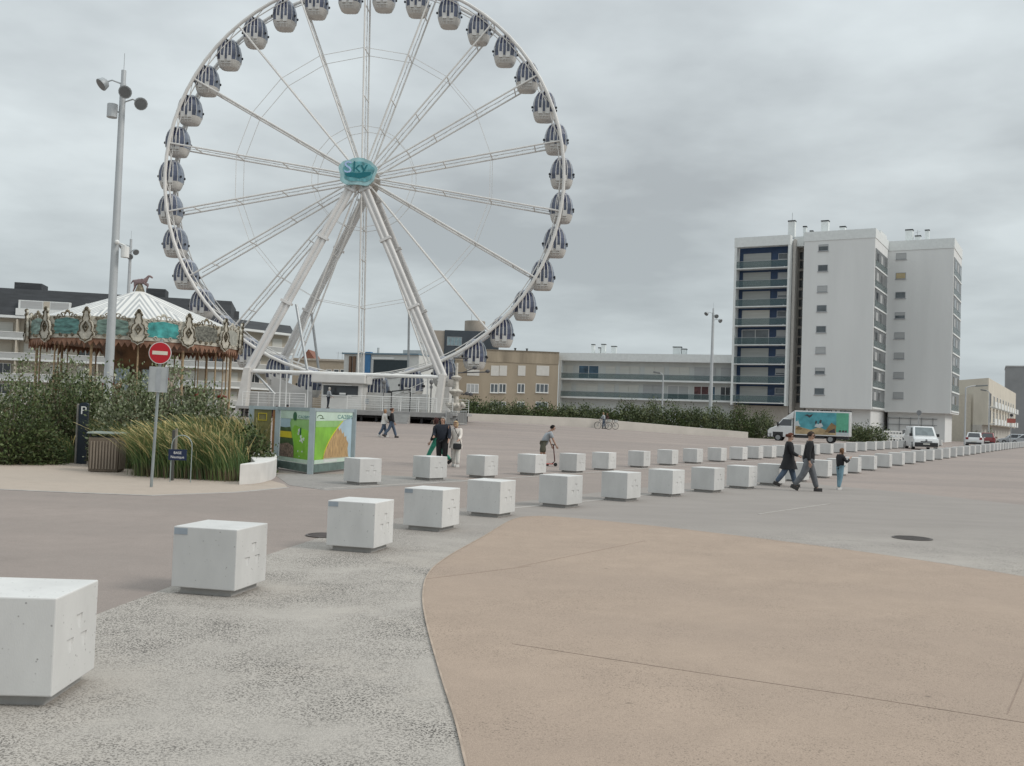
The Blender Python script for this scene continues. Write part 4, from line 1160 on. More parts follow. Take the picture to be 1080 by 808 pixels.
def horse(scale, leap=0):
    V = [(0, 0, 1.0), (.35, 0, 1.02), (-.4, 0, 1.03), (.55, 0, 1.25), (.72, 0, 1.5), (.92, 0, 1.42), (1.05, 0, 1.3),
         (.42, .12, .75), (.62, .13, .6), (.5, .13, .35), (.42, -.12, .75), (.75, -.13, .8), (.72, -.13, .5),
         (-.42, .12, .75), (-.5, .13, .42), (-.62, .13, .1), (-.42, -.12, .75), (-.42, -.13, .42), (-.55, -.13, .1), (-.62, 0, 1.05), (-.8, 0, .75)]
    E = [(0, 1), (0, 2), (1, 3), (3, 4), (4, 5), (5, 6), (1, 7), (7, 8), (8, 9), (1, 10), (10, 11), (11, 12), (2, 13), (13, 14), (14, 15), (2, 16), (16, 17), (17, 18), (2, 19), (19, 20)]
    Rr = [.21, .2, .21, .15, .12, .1, .07, .1, .06, .045, .1, .06, .045, .12, .06, .045, .12, .06, .045, .07, .05]
    vs, fs = skin_mesh(V, E, Rr)
    return [v * scale for v in vs], fs
hv, hf_ = horse(.95)
mb = MB(); tr = Matrix.Rotation(R_(-8), 3, 'Z'); mb.add([tr @ (v * .62) + Vector((0, 0, zA - .14)) for v in hv], hf_); mb.build('horse_finial', mat('dark_red_bronze', (.20, .14, .14), .5, var=.2), K, smooth=60)
mb = MB(); mb.lathe([(.25, zA - .1), (.2, zA + .05), (.07, zA + .4)], 8); mb.build('finial_stem', gold, K)
hcols = [(.30, .25, .20), (.10, .06, .04), (.42, .40, .37), (.2, .12, .07)]
for k in range(10):
    a = k * 2 * math.pi / 10 + .2; r = 3.6 if k % 2 else 4.2
    mb = MB(); rt_ = Matrix.Rotation(a + math.pi / 2, 3, 'Z'); off = Vector((r * math.cos(a), r * math.sin(a), CG + .95 + .35 * (k % 3)))
    mb.add([rt_ @ (v * .95) + off for v in hv], hf_)
    h = mb.build('horse', mat('horse_paint_' + 'abcd'[k % 4], hcols[k % 4], .4, var=.3), K, smooth=60)
    q = MB(); q.tube((off.x, off.y, CG + .303), (off.x, off.y, zE0 - .03), .03, n=6); q.build('pole', brass, h)
    q = MB(); q.ell(off + Vector((0, 0, 1.17)), (.3, .24, .1), 8, 5); q.build('saddle', mat('red_saddle', (.25, .04, .03), .5), h)

# ------------------------------------------------------------------ lamp masts
def mast(label, px_base, Y, px_top, heads, w=.17, extra=None, group='floodlight masts around the plaza'):
    b = at(*px_base, Y); t_ = at(*px_top, Y)
    g = gz(b.x, b.y)
    o = thing('light_mast', label, 'lamp post', (b.x, b.y, g), 0, group)
    hgt = t_.z - g; top_x = (t_.x - b.x) * .0
    mb = MB(); mb.path([(0, 0, -.2), (0, 0, hgt * .5), (0, 0, hgt)], [w, w * .8, w * .6], 12); mb.tube((0, 0, hgt), (0, 0, hgt + .5), .09)
    mb.build('pole', lamp_steel, o, smooth=40)
    mb = MB(); mb.tube((0, 0, hgt + .4), (0, 0, hgt + 1.15), .012, n=5); mb.build('antenna', dull_steel, o)
    for (dx, dy, dz, nx_, ny_, nz_) in heads:
        c = Vector((dx, dy, hgt + dz)); nrm = Vector((nx_, ny_, nz_)).normalized()
        mb = MB(); s_ = Vector((dx * .15, dy * .15, hgt + dz + .05)); mb.path([s_, (s_ + c) / 2 + Vector((0, 0, .12)), c - nrm * .08], .03, 6)
        a_ = mb.build('arm', lamp_steel, o)
        mb = MB(); mb.path([c - nrm * .16, c - nrm * .08, c + nrm * .1, c + nrm * .13], [.1, .2, .245, .245], 14); hd = mb.build('lamp_head', mat('lamp_housing', (.33, .35, .36), .5, .2), o, smooth=40)
        mb = MB(); mb.path([c + nrm * .132, c + nrm * .14], [.205, .2], 14); mb.build('lens', mat('lamp_lens', (.14, .15, .155), .2, spec=.8), hd)
    return o, hgt
HD = [(-.7, -.1, -.05, -.55, -.5, -.65), (.3, -.45, -.45, .1, -.9, -.4), (.72, -.1, -.75, .5, -.75, -.5)]
o, hg_ = mast('tall grey floodlight mast rising from the shrubs in front of the carousel', (114.5, 400), 37, (126, 88), HD, w=.18)
mb = MB(); mb.tube((-.3, -.15, hg_ - 1.35), (-.3, -.15, hg_ - .85), .19, n=12).tube((-.3, -.1, hg_ - 1.1), (0, 0, hg_ - 1.1), .03); mb.build('loudspeaker', lamp_steel, o)
mb = MB(); mb.tube((.42, -.1, hg_ - 6.6), (.42, -.1, hg_ - 6.2), .15, n=12).tube((.42, -.05, hg_ - 6.15), (0, 0, hg_ - 6.0), .03).ell((.15, -.2, hg_ - 6.05), (.09, .09, .09), 8, 6); mb.build('loudspeaker', white_paint, o)
mast('more distant floodlight mast standing behind the carousel roof', (131, 400), 76, (135.5, 259), [(-.6, -.2, -.1, -.6, -.5, -.6), (.5, -.3, -.5, .6, -.6, -.5), (.2, -.5, -.9, .1, -.9, -.4)], w=.17)
mast('slim floodlight mast in front of the long white block near the tower', (749.5, 425), 110, (752, 330), [(-.75, -.1, -.1, -.6, -.5, -.6), (.25, -.45, -.4, .1, -.9, -.4), (.75, -.1, -.85, .5, -.75, -.5)], w=.22)
def street_lamp(label, px, Y, topy, armdx, headlen=.8):
    b = at(px, 440, Y); t_ = at(px, topy, Y); g = gz(b.x, b.y)
    o = thing('street_lamp', label, 'street lamp', (b.x, b.y, g))
    h_ = t_.z - g
    mb = MB(); mb.tube((0, 0, -.2), (0, 0, h_), .12, .08); mb.build('pole', lamp_steel, o)
    mb = MB(); s_ = 1 if armdx > 0 else -1; mb.path([(0, 0, h_), (armdx * .5, 0, h_ + .2), (armdx, 0, h_ + .3)], .06, 6); mb.build('arm', lamp_steel, o)
    mb = MB(); mb.obox((armdx + s_ * headlen / 2, 0, h_ + .32), (headlen / 2, 0, .06 * s_), (0, .18, 0), (0, 0, .09)); mb.build('lamp_head', mat('street_lamp_head', (.17, .18, .18), .5), o, bevel=.03)
    return o
street_lamp('short street lamp with a single arm before the long white block', 698.2, 118, 396, -.4)
street_lamp('tall thin street lamp with a long curved arm before the cream building', 1018, 120, 409, 1.2, 1.4)
street_lamp('small street lamp to the left of the cream building balconies', 1043, 150, 414, -.5)
# ------------------------------------------------------------------ bollard cubes
near = [(-2.68, 5.98), (-2.59, 9.58), (-1.71, 12.89), (-1.01, 15.46)]
fpx = [(526.9, 542.9), (597.7, 533.2), (661.1, 526.7), (709, 521.8), (753, 517.7), (789.5, 514.0), (821, 510.5), (848, 506.6), (873, 502.8), (890, 500.3), (904.7, 498), (921.8, 495.2), (938, 492.4), (951.5, 490.3), (963.3, 488.5), (974.5, 486.8), (983.7, 485.3), (992.8, 484), (1000.8, 482.8), (1008, 481.7), (1015.5, 480.5), (1022, 479.6), (1028, 478.7), (1033.8, 477.9)]
bpx = [(378.9, 509.3), (453, 504.8), (510.7, 502.4), (564.3, 499.6), (608, 497), (641.7, 494.6), (678.7, 491.9), (708.7, 489.6), (735, 487.7), (760.4, 486), (783, 484.5), (800, 483.3), (814, 482.4), (827, 481.6)]
def row(px, start, tail, step):
    P = [Vector((x, y)) for x, y in start] + [ground(x, y, .07).xy for x, y in px]
    for tx, ty in tail:
        e = ground(tx, ty, .07).xy; n = max(1, round((e - P[-1]).length / step)); a = P[-1].copy()
        for i in range(1, n + 1): P.append(a.lerp(e, i / n))
    return P
FR = row(fpx, near, [(1043.8, 476.3), (1052, 475.1), (1060.5, 473.9), (1069, 472.8), (1085, 470.8)], 3.1)
BR = row(bpx, [], [(876, 478.4), (890, 477.3), (902.3, 476.2), (912.5, 475.3), (923, 474.5), (931.6, 473.8), (939, 473.2), (946, 472.6), (970, 471), (993, 469.8)], 3.2)
S, Hc, ZP = .672, .588, .062
def carve(mb): pass
bm = bmesh.new()
cube_mb = MB(); cube_mb.box(-S, 0, 0, S, ZP, ZP + Hc)
plinth_mb = MB(); plinth_mb.box(-S + .065, -.065, .065, S - .065, -.01, ZP + .004)
tri_mb = MB()                                    # three recessed triangular finger-holes in the right-hand face
face_mb = MB()
def build_cube():
    # the block with three small wedge-shaped notches cut into its right-hand face (x = 0)
    o = cube_mb.build('concrete_cube', concrete_w, bevel=.008, seg=2)
    return o
def notch(mb, yc, zc, w, h, d):
    # an inverted wedge: deep at its flat top edge and fading out at its lower tip
    mb.add([(.0012, yc - w / 2, zc), (.0012, yc + w / 2, zc), (.0012, yc, zc - h), (-d, yc - w / 2, zc), (-d, yc + w / 2, zc)],
           [(0, 1, 4, 3), (0, 3, 2), (1, 2, 4), (3, 4, 2)])
sky_grey = mat('blue_grey_tag', (.30, .34, .38), .6, var=.15)
def make_block():
    import bmesh as _b
    o = cube_mb.build('block', concrete_w, bevel=.009, seg=2)
    me = o.data
    cut = MB()
    for yc, zc in ((S * .56, ZP + Hc * .72), (S * .36, ZP + Hc * .50), (S * .68, ZP + Hc * .50)):
        w, h, d = .115, .12, .013
        cut.add([(.05, yc - w / 2, zc), (.05, yc + w / 2, zc), (.05, yc, zc - h), (-d, yc - w / 2 + .004, zc), (-d, yc + w / 2 - .004, zc), (0.004, yc, zc - h)],
                [(0, 1, 2), (3, 5, 4), (0, 3, 4, 1), (1, 4, 5, 2), (2, 5, 3, 0)])
    c = cut.build('cutter', concrete_w)
    md = o.modifiers.new('cut', 'BOOLEAN'); md.object = c; md.solver = 'EXACT'
    C.view_layer.update()
    nm = bpy.data.meshes.new_from_object(o.evaluated_get(C.evaluated_depsgraph_get()))
    o.modifiers.clear(); old = o.data; o.data = nm
    bpy.data.objects.remove(c); nm.name = 'block'
    return o
proto = thing('bollard_cube', 'x', 'bollard')
blk = make_block(); blk.parent = proto
pl = plinth_mb.build('plinth', concrete_g, proto, bevel=.004)
def put_row(P, words, group, flip=1):
    for i, p in enumerate(P):
        a = P[max(0, i - 1)]; b = P[min(len(P) - 1, i + 1)]
        d = b - a; ang = math.atan2(d.y, d.x) - math.pi / 2
        if words == 'front' and i < 4: ang = [.04, -.2, -.25, -.36][i]
        if words == 'back' and i < 2: ang -= [.25, .12][i]
        o = proto if (i == 0 and words == 'front') else copy_tree(proto)
        dyy = gz(p.x, p.y) - 0.0
        o.location = (p.x, p.y, dyy + .012 if p.y < 33 else dyy); o.rotation_euler.z = ang
        if words == 'front':
            lab = ['large white concrete cube nearest the camera, cut by the left edge of the picture', 'white concrete cube with a grey tag, second from the near end of the front row', 'white concrete cube with a grey tag beside the dark drain cover', 'white concrete cube with a grey tag, fourth of the front row'][i] if i < 4 else 'white concrete cube, %s from the near left end of the front row' % ordinal(i + 1)
        else:
            lab = ['white concrete cube right beside the green printed panels, first of the back row', 'white concrete cube in front of the man in black, second of the back row'][i] if i < 2 else 'white concrete cube, %s from the left end of the back row' % ordinal(i + 1)
        tag(o, lab, 'bollard', group)
        if words == 'front' and i in (1, 2, 3):
            q = MB(); q.box(-S + .012, -S + .15, -.004, .01, ZP + Hc - .075, ZP + Hc - .014); q.build('grey_tag', sky_grey, o)
put_row(FR, 'front', 'white concrete cubes of the front row')
put_row(BR, 'back', 'white concrete cubes of the back row')

# ------------------------------------------------------------------ covers in the paving
def cover(label, px, py, r, dz, m, grid=False):
    p = ground(px, py); o = thing('manhole_cover', label, 'manhole cover', (p.x, p.y, p.z + dz))
    mb = MB(); mb.lathe([(r, 0), (r, .006), (r * .93, .009)], 28); mb.build('ring', m, o)
    mb = MB()
    n = 9
    for i in range(-n, n + 1):
        h_ = math.sqrt(max(0, (r * .86) ** 2 - (i * r / n * .86) ** 2))
        if h_ > .02: mb.box(-h_, h_, i * r / n * .86 - r * .022, i * r / n * .86 + r * .022, .009, .014)
    mb.build('lid', m, o)
cover('round dark manhole cover in the grey paving at the right', 962, 568.5, .33, .014, mat('cast_iron', (.085, .075, .07), .7, var=.2))
cover('round slotted drain cover in the road beside the third front cube', 342, 565.5, .27, .014, mat('drain_iron', (.10, .085, .08), .7, var=.2))

# ------------------------------------------------------------------ signs, bin, panels at the planting bed
def rotz(v, a): return Vector((v[0] * math.cos(a) - v[1] * math.sin(a), v[0] * math.sin(a) + v[1] * math.cos(a), v[2]))
g = ground(159.5, 514)
N = thing('no_entry_sign', 'red no entry sign with a blank grey plate on a leaning steel pole', 'road sign', (g.x, g.y, g.z))
N.rotation_euler = (0, R_(1.3), R_(5))
mb = MB(); mb.tube((0, 0, -.1), (0, 0, 3.27), .032, n=10); mb.build('pole', mat('sign_pole', (.30, .33, .33), .5, .4, var=.15), N, smooth=40)
zc = 2.97
def disc(r, y0, y1, n=36):
    mb = MB(); mb.path([(0, y0, zc), (0, y1, zc)], r, n); return mb
d0 = disc(.245, -.05, -.062).build('sign_plate', mat('sign_white_border', (.62, .60, .57), .4), N)
disc(.228, -.0622, -.066).build('red_face', mat('sign_red', (.45, .012, .022), .4, var=.05), d0)
mb = MB(); mb.box(-.165, .165, -.070, -.0662, zc - .04, zc + .04); mb.build('white_bar', mat('sign_cream', (.66, .62, .52), .5), d0)
mb = MB(); mb.box(-.20, .20, -.05, -.04, 2.10, 2.66); b_ = mb.build('back_plate', mat('grey_plate', (.40, .42, .42), .5, .2, var=.12), N, bevel=.012)
mb = MB(); mb.box(-.05, .05, -.056, -.0503, 2.14, 2.62); mb.build('fixing_rail', dull_steel, b_)
for s_ in (-1, 1):
    mb = MB(); mb.box(s_ * .19, s_ * .205, -.06, -.04, 2.1, 2.66); mb.build('folded_edge', dull_steel, b_)
# grey post beside it
g2 = ground(181, 507)
o = thing('marker_post', 'short dark post standing in the grass behind the no entry sign', 'post', (g2.x, g2.y, 0))
mb = MB(); mb.box(-.03, .04, -.04, .04, -.1, 1.22); mb.build('post', mat('dark_post', (.07, .07, .065), .7), o, bevel=.01); mb = MB(); mb.box(.044, .085, -.035, .035, .7, 1.26); mb.build('board', mat('weathered_board', (.24, .22, .18), .8), o)
# hoop with the small navy plate
g3 = ground(190, 509)
o = thing('hoop_sign', 'small navy sign plate with white lettering on a pale steel hoop', 'sign', (g3.x, g3.y, 0), R_(4))
s_ = g3.y / 1045
hw = 10.5 * s_; ztop = at(190, 459, g3.y).z
mb = MB(); mb.path([(-hw, 0, -.1), (-hw, 0, ztop - .25)] + [(-hw * math.cos(a), 0, ztop - .25 + .25 * math.sin(a)) for a in [math.pi * i / 10 for i in range(1, 10)]] + [(hw, 0, ztop - .25), (hw, 0, -.1)], .012, 8)
mb.build('hoop', mat('pale_hoop', (.30, .35, .335), .5, .3), o, smooth=60)
z1, z0 = at(190, 474, g3.y).z, at(190, 485.5, g3.y).z
mb = MB(); mb.box(-hw - .06, hw * .55, -.035, -.02, z0, z1); pl_ = mb.build('plate', mat('sign_navy', (.012, .022, .06), .4), o, bevel=.004)
zm = (z0 + z1) / 2; xm = (-hw - .06 + hw * .55) / 2
mb = MB(); text_mb('BASE', .085, lambda x, y: Vector((xm + x, -.0365, zm + .045 + y)), mb); text_mb('Nautique', .085, lambda x, y: Vector((xm + x, -.0365, zm - .055 + y)), mb); mb.build('lettering', white_paint, pl_)
# parking totem
g4 = ground(85.5, 489.5)
o = thing('parking_totem', 'dark navy parking totem with a white letter P and a grey side post', 'sign', (g4.x, g4.y, 0), R_(6))
zt_ = at(87, 424.5, g4.y).z
mb = MB()
pts = [(-.12, -.1), (.14, -.1), (.14, zt_ - .06)] + [(.01 + .13 * math.cos(a), zt_ - .06 + .06 * math.sin(a)) for a in [math.pi * i / 8 for i in range(1, 8)]] + [(-.12, zt_ - .06)]
mb.prism(pts, lambda x, z: (x, -.05, z), lambda x, z: (x, .05, z)); tt_ = mb.build('panel', mat('totem_navy', (.012, .022, .034), .45, var=.1), o)
mb = MB(); text_mb('P', .33, lambda x, y: Vector((.01 + x * 1.1, -.054, zt_ - .24 + y)), mb); mb.build('lettering', white_paint, tt_)
mb = MB(); mb.tube((-.17, .02, -.1), (-.17, .02, zt_ - .04), .032, n=8); mb.build('post', mat('grey_wood_post', (.27, .255, .23), .8, var=.2, scale=8), o)
# litter bin
g5 = ground(112, 497.5)
o = thing('litter_bin', 'brown slatted litter bin with a flat grey-green lid at the bed edge', 'bin', (g5.x, g5.y, 0), R_(8))
sc5 = g5.y / 1045; bw = 15.5 * sc5; bh = 36 * sc5
binm = mat('bin_brown', (.155, .125, .095), .7, var=.15, scale=6, stretch=(1, 1, .2)); slatm = mat('bin_slat', (.235, .195, .155), .75, var=.2, scale=6, stretch=(1, 1, .2))
def frus(mb, w0, w1, z0, z1, y=1.0): mb.hexa([(-w0, -w0 * y, z0), (w0, -w0 * y, z0), (w0, w0 * y, z0), (-w0, w0 * y, z0), (-w1, -w1 * y, z1), (w1, -w1 * y, z1), (w1, w1 * y, z1), (-w1, w1 * y, z1)])
mb = MB(); frus(mb, bw * .93, bw * .99, .02, bh); mb.build('body', binm, o, bevel=.01)
mb = MB()
for q in range(9):
    x = -bw * .78 + q * bw * 1.56 / 8
    for yy in (-1, 1): mb.box(x - bw * .052, x + bw * .052, yy * (bw * .985), yy * (bw * 1.03), .09, bh - .09)
    mb.box(bw * .985, bw * 1.03, x - bw * .052, x + bw * .052, .09, bh - .09)
mb.build('slats', slatm, o)
mb = MB()
for x in (-bw * .9, bw * .9):
    for y in (-bw * .9, bw * .9): mb.box(x - .02, x + .02, y - .02, y + .02, bh, bh + .1)
mb.box(-bw * .82, bw * .82, -bw * .82, bw * .82, bh - .05, bh + .03)
mb.build('lid_frame', black, o)
mb = MB(); frus(mb, bw * 1.12, bw * 1.05, bh + .1, bh + .145); mb.build('lid', mat('bin_lid', (.20, .23, .205), .6, var=.1), o, bevel=.01)
# white rounded planter wall
pw = [ground(*p) for p in [(252, 511.5), (268, 510.5), (283, 507.5), (291, 502.5), (289, 496), (276, 490)]]
mb = MB()
cpts = [Vector((p.x, p.y, 0)) for p in crom(pw, 4)]
ctr = sum((p for p in cpts), Vector()) / len(cpts) + Vector((-1.1, .6, 0))
hw_ = at(270, 485, cpts[6].y).z
hw_ -= .06
poly = [(p.x, p.y) for p in cpts] + [(cpts[-1].x - .8, cpts[-1].y + .5), (cpts[0].x + .05, cpts[0].y + 1.2)]
mb.prism(poly, lambda x, y: (x, y, -.1), lambda x, y: (x, y, hw_))
tag(mb.build('planter_wall', mat('white_planter', (.60, .585, .56), .85, var=.08, scale=2, bump=.15), bevel=.03), 'low white block ending the planting bed beside the tall grass', 'wall')

# printed panel enclosure
def panel_set():
    A = ground(263, 493); B = ground(293, 497); Cc = ground(327, 500.5); Dd = ground(371, 495)
    o = thing('panel_enclosure', 'grey-framed enclosure of printed green panels with field pictures', 'enclosure', (Cc.x, Cc.y, 0))
    B0 = ground(291, 494)
    pts = [A - Cc, B0 - Cc, Cc - Cc, Dd - Cc]
    H = at(327, 430, Cc.y).z
    frame_m = mat('enclosure_frame', (.36, .42, .44), .5, .3, var=.1)
    green = mat('print_green', (.22, .48, .05), .45, var=.35, scale=.9); pale = mat('print_pale_green', (.52, .64, .54), .45, var=.12)
    skyb = mat('print_sky', (.38, .50, .57), .45, var=.12); wheat = mat('print_wheat', (.42, .275, .13), .5, var=.55, scale=7, stretch=(3, 3, .6)); yel = mat('print_yellow', (.62, .50, .03), .5, var=.1)
    soil = mat('print_flowers', (.20, .14, .11), .5, var=.9, scale=14); dkg = mat('print_dark_green', (.06, .10, .04), .5, var=.5, scale=6)
    olive = mat('print_olive', (.17, .155, .065), .35, var=.5, scale=1.2); orange = mat('print_orange', (.33, .16, .07), .45, var=.25); tealp = mat('print_teal', (.02, .17, .19), .5); wht = mat('print_white', (.62, .64, .62), .5)
    grad = mat('print_mid_green', (.27, .48, .17), .45, var=.15)
    def span(a, b, zb, zt_):
        a, b = Vector((a.x, a.y, 0)), Vector((b.x, b.y, 0)); t = b - a; nrm = Vector((t.y, -t.x, 0)).normalized()
        if nrm.y > 0: nrm = -nrm
        return lambda u, v, d: a + t * u + nrm * d + Vector((0, 0, zb + (zt_ - zb) * v))
    mb = MB()
    for p, q in ((pts[1], pts[2]), (pts[2], pts[3]), (pts[0], pts[1])):
        f = span(p, q, .05, .26); mb.prism([(.0, 0), (1, 0), (1, 1), (0, 1)], lambda u, v: f(u, v, -.08), lambda u, v: f(u, v, .06))
    mb.build('base', mat('enclosure_base', (.12, .17, .155), .6, var=.3, scale=4), o)
    mb = MB()
    for p in (pts[1], pts[2], pts[3], pts[0]): mb.box(p.x - .075, p.x + .075, p.y - .075, p.y + .075, 0, H)
    for p, q in ((pts[1], pts[2]), (pts[2], pts[3]), (pts[0], pts[1])):
        f = span(p, q, H - .1, H - .003); mb.prism([(.0, 0), (1, 0), (1, 1), (0, 1)], lambda u, v: f(u, v, -.05), lambda u, v: f(u, v, .03))
    mb.build('frame', frame_m, o)
    def panel(a, b, u0, u1, base_m):
        f = span(a, b, .28, H - .1)
        mb = MB(); mb.prism([(u0, 0), (u1, 0), (u1, 1), (u0, 1)], lambda u, v: f(u, v, -.02), lambda u, v: f(u, v, .0))
        p = mb.build('panel', base_m, o)
        g = lambda u, v, d: f(u0 + (u1 - u0) * u, v, d)
        def art(name, poly, m, lay):
            q = MB(); q.prism(poly, lambda u, v: g(u, v, .001 + .003 * lay), lambda u, v: g(u, v, .002 + .003 * lay)); return q.build(name, m, p)
        return p, g, art
    # right panel
    p, g, art = panel(pts[2], pts[3], .07, .95, skyb)
    cur = [(.28 + .5 * (t ** 1.0) * 1.2 if False else .24 + .62 * t * t, .06 + .70 * t) for t in [i / 10 for i in range(11)]]
    art('wheat_field', [(.24, .07), (.93, .07), (.90, .26), (.92, .36), (.86, .44), (.85, .52), (.80, .49), (.77, .60), (.73, .56), (.68, .68), (.65, .62), (.6, .70), (.57, .63), (.52, .66), (.48, .56), (.42, .5), (.3, .3)], wheat, 0)
    art('pale_ground', [(.2, .0), (.95, .0), (.95, .09), (.2, .1)], mat('print_beige', (.42, .38, .28), .5, var=.1), 1)
    art('green_area', [(0, 0), (.22, .0)] + [(.22 + .50 * (i / 10) ** 1.7, .08 + .74 * (i / 10)) for i in range(11)] + [(0, .82)], green, 2)
    art('pale_band', [(0, .7), (.57, .7), (.74, .84), (.9, .98), (1, 1), (0, 1)], grad, 3)
    art('top_band', [(0, .82), (.74, .83), (1, .9), (1, 1), (0, 1)], pale, 4)
    q = MB(); cv = [g(.225 + .50 * (i / 10) ** 1.7, .08 + .74 * (i / 10), .016) for i in range(11)]
    q.path(cv, .012, 4); q.build('curve_line', yel, p)
    art('footer', [(0, 0), (1, 0), (1, .075), (0, .075)], pale, 4); art('address_strip', [(.23, .015), (.6, .015), (.6, .065), (.23, .065)], wht, 5)
    q = MB(); text_mb('CA2BM', .17, lambda x, y: g(.78 + x / 1.25, .9 + y / 1.5, .018), q); q.build('lettering', tealp, p)
    q = MB(); q.path([g(.1 + .07 * math.cos(a), .88 + .05 * math.sin(a), .016) for a in [math.pi * i / 8 for i in range(9)]], .012, 5); q.path([g(.1, .87, .016), g(.2, .87, .016)], .012, 4); q.build('emblem', dkg, p)
    # left panel
    p, g, art = panel(pts[1], pts[2], .09, .93, grad)
    art('green_area', [(.42, 0), (1, 0), (1, .62), (.5, .72), (.4, .6), (.5, .35)], green, 0)
    art('photo_sky', [(0, .62), (.38, .62), (.34, .75), (.4, .9), (0, .95)], skyb, 1); art('photo_trees', [(0, .58), (.4, .58), (.36, .68), (.2, .66), (0, .67)], dkg, 2)
    art('yellow_field', [(0, .46), (.44, .46), (.4, .585), (0, .585)], yel, 3); art('photo_hill', [(0, .3), (.5, .3), (.45, .46), (0, .46)], dkg, 1); art('flower_field', [(0, .08), (.52, .08), (.5, .3), (.3, .36), (0, .32)], soil, 3)
    art('top_band', [(.0, .84), (1, .84), (1, 1), (0, 1)], pale, 4)
    art('dark_oval', [(.52 + .07 * math.cos(a), .89 + .085 * math.sin(a)) for a in [2 * math.pi * i / 16 for i in range(16)]], mat('print_deep_green', (.02, .11, .05), .4), 5)
    art('footer', [(0, 0), (1, 0), (1, .075), (0, .075)], pale, 4)
    q = MB(); text_mb('CA2BM', .12, lambda x, y: g(.82 + x / 1.0, .88 + y / 1.5, .018), q); q.build('lettering', tealp, p)
    q = MB()
    for (u, v, r) in ((.68, .62, .05), (.66, .56, .045), (.75, .5, .05), (.78, .44, .055), (.84, .46, .045), (.8, .4, .03), (.72, .42, .03), (.66, .22, .025), (.8, .22, .025), (.71, .12, .02)):
        c = g(u, v, .012); q.ell(c, (r * .7, .006, r * 1.1), 8, 5)
    q.build('white_leaves', wht, p)
    q = MB(); q.ell(g(.73, .6, .014), (.03, .006, .13), 8, 5); q.build('dark_leaf', mat('print_deep_green', (.02, .11, .05), .4), p)
    # the far two
    p, g, art = panel(pts[0], pts[1], .05, .74, olive)
    q = MB(); q.path([g(.3, .78, .01), g(.75, .78, .01), g(.75, .92, .01), g(.3, .92, .01)], .014, 4, closed=True); q.build('yellow_frame', yel, p)
    panel(pts[0], pts[1], .80, .97, orange)
    return o
panel_set()
# ------------------------------------------------------------------ planting
nrng = np.random.default_rng(11)
def leaf_mat(name, c, var=.35):
    m = mat(name, c, .6, var=var, scale=1.3, spec=.25)
    b = m.node_tree.nodes['Principled BSDF']
    b.inputs['Subsurface Weight'].default_value = 0
    return m
LEAF = {
 'silver': [leaf_mat('silver_leaf', (.250, .275, .180)), leaf_mat('sage_leaf', (.158, .188, .102)), leaf_mat('olive_leaf', (.088, .118, .044)), leaf_mat('pale_leaf_tip', (.38, .39, .28))],
 'dark':   [leaf_mat('dark_leaf', (.082, .112, .042)), leaf_mat('deep_leaf', (.046, .066, .026)), leaf_mat('olive_leaf', (.088, .118, .044)), leaf_mat('brown_leaf', (.115, .105, .055))],
 'hedge':  [leaf_mat('hedge_leaf', (.098, .124, .058)), leaf_mat('deep_leaf', (.046, .066, .026)), leaf_mat('hedge_olive', (.135, .148, .068)), leaf_mat('sage_leaf', (.158, .188, .102))],
}
stem_m = mat('bush_stem', (.10, .08, .055), .9, var=.2)
def bush(label, x, y, z, rx, ry, h, n, leaf, kind, group, shape=1.0):
    o = thing('shrub', label, 'shrub', (x, y, z), 0, group)
    # twigs: clump centres spread through the crown volume with an uneven outline
    nt = max(20, n // 16)
    d = nrng.normal(size=(nt, 3)); d[:, 2] = np.abs(d[:, 2]) * .9 + .02
    d /= np.linalg.norm(d, axis=1)[:, None]
    lobes = nrng.normal(size=(7, 3)); lobes[:, 2] = np.abs(lobes[:, 2]); lobes /= np.linalg.norm(lobes, axis=1)[:, None]
    bulge = .74 + .28 * np.max(np.clip(d @ lobes.T, 0, 1) ** 5, axis=1) + nrng.normal(size=nt) * .05
    rad = bulge * nrng.uniform(.25, 1, nt) ** .4
    cen = d * rad[:, None] * np.array([rx, ry, h])
    cen[:, 2] = np.maximum(cen[:, 2], .05)
    per = n // nt
    V = []; 
    tw = cen.repeat(per, 0) + nrng.normal(size=(nt * per, 3)) * leaf * 1.5
    tw[:, 2] = np.maximum(tw[:, 2], .02)
    # leaves point outward and up from the twig
    dirn = d.repeat(per, 0) * .7 + nrng.normal(size=tw.shape) * .6 + np.array([0, 0, .35]); dirn /= np.linalg.norm(dirn, axis=1)[:, None]
    sd = np.cross(dirn, nrng.normal(size=tw.shape)); sd /= np.linalg.norm(sd, axis=1)[:, None] + 1e-9
    L = leaf * nrng.uniform(.6, 1.35, (len(tw), 1)); Wd = L * nrng.uniform(.2, .32, (len(tw), 1))
    a = tw; b = tw + dirn * L * .5 + sd * Wd; c = tw + dirn * L; e = tw + dirn * L * .5 - sd * Wd
    V = np.stack([a, b, c, e], 1).reshape(-1, 3)
    me = bpy.data.meshes.new('foliage')
    F = np.arange(len(V)).reshape(-1, 4)
    me.from_pydata(V.tolist(), [], F.tolist())
    for m in LEAF[kind]: me.materials.append(m)
    tm = nrng.choice(4, nt, p=[.34, .28, .26, .12]).repeat(per)
    flip = nrng.random(len(tm)) < .3
    tm = np.where(flip, nrng.choice(4, len(tm), p=[.3, .3, .25, .15]), tm)
    me.polygons.foreach_set('material_index', tm.astype(np.int32))
    f = bpy.data.objects.new('foliage', me); col.objects.link(f); f.parent = o
    mb = MB()
    for i in range(0, min(nt, 40)):
        p = Vector(cen[(i * 7) % nt]); mb.path([(p.x * .08, p.y * .08, -.05), (p.x * .45, p.y * .45, p.z * .55), p], [.035, .02, .006], 5)
    mb.build('stems', stem_m, o)
    return o
BG = 'shrubs of the planting bed'
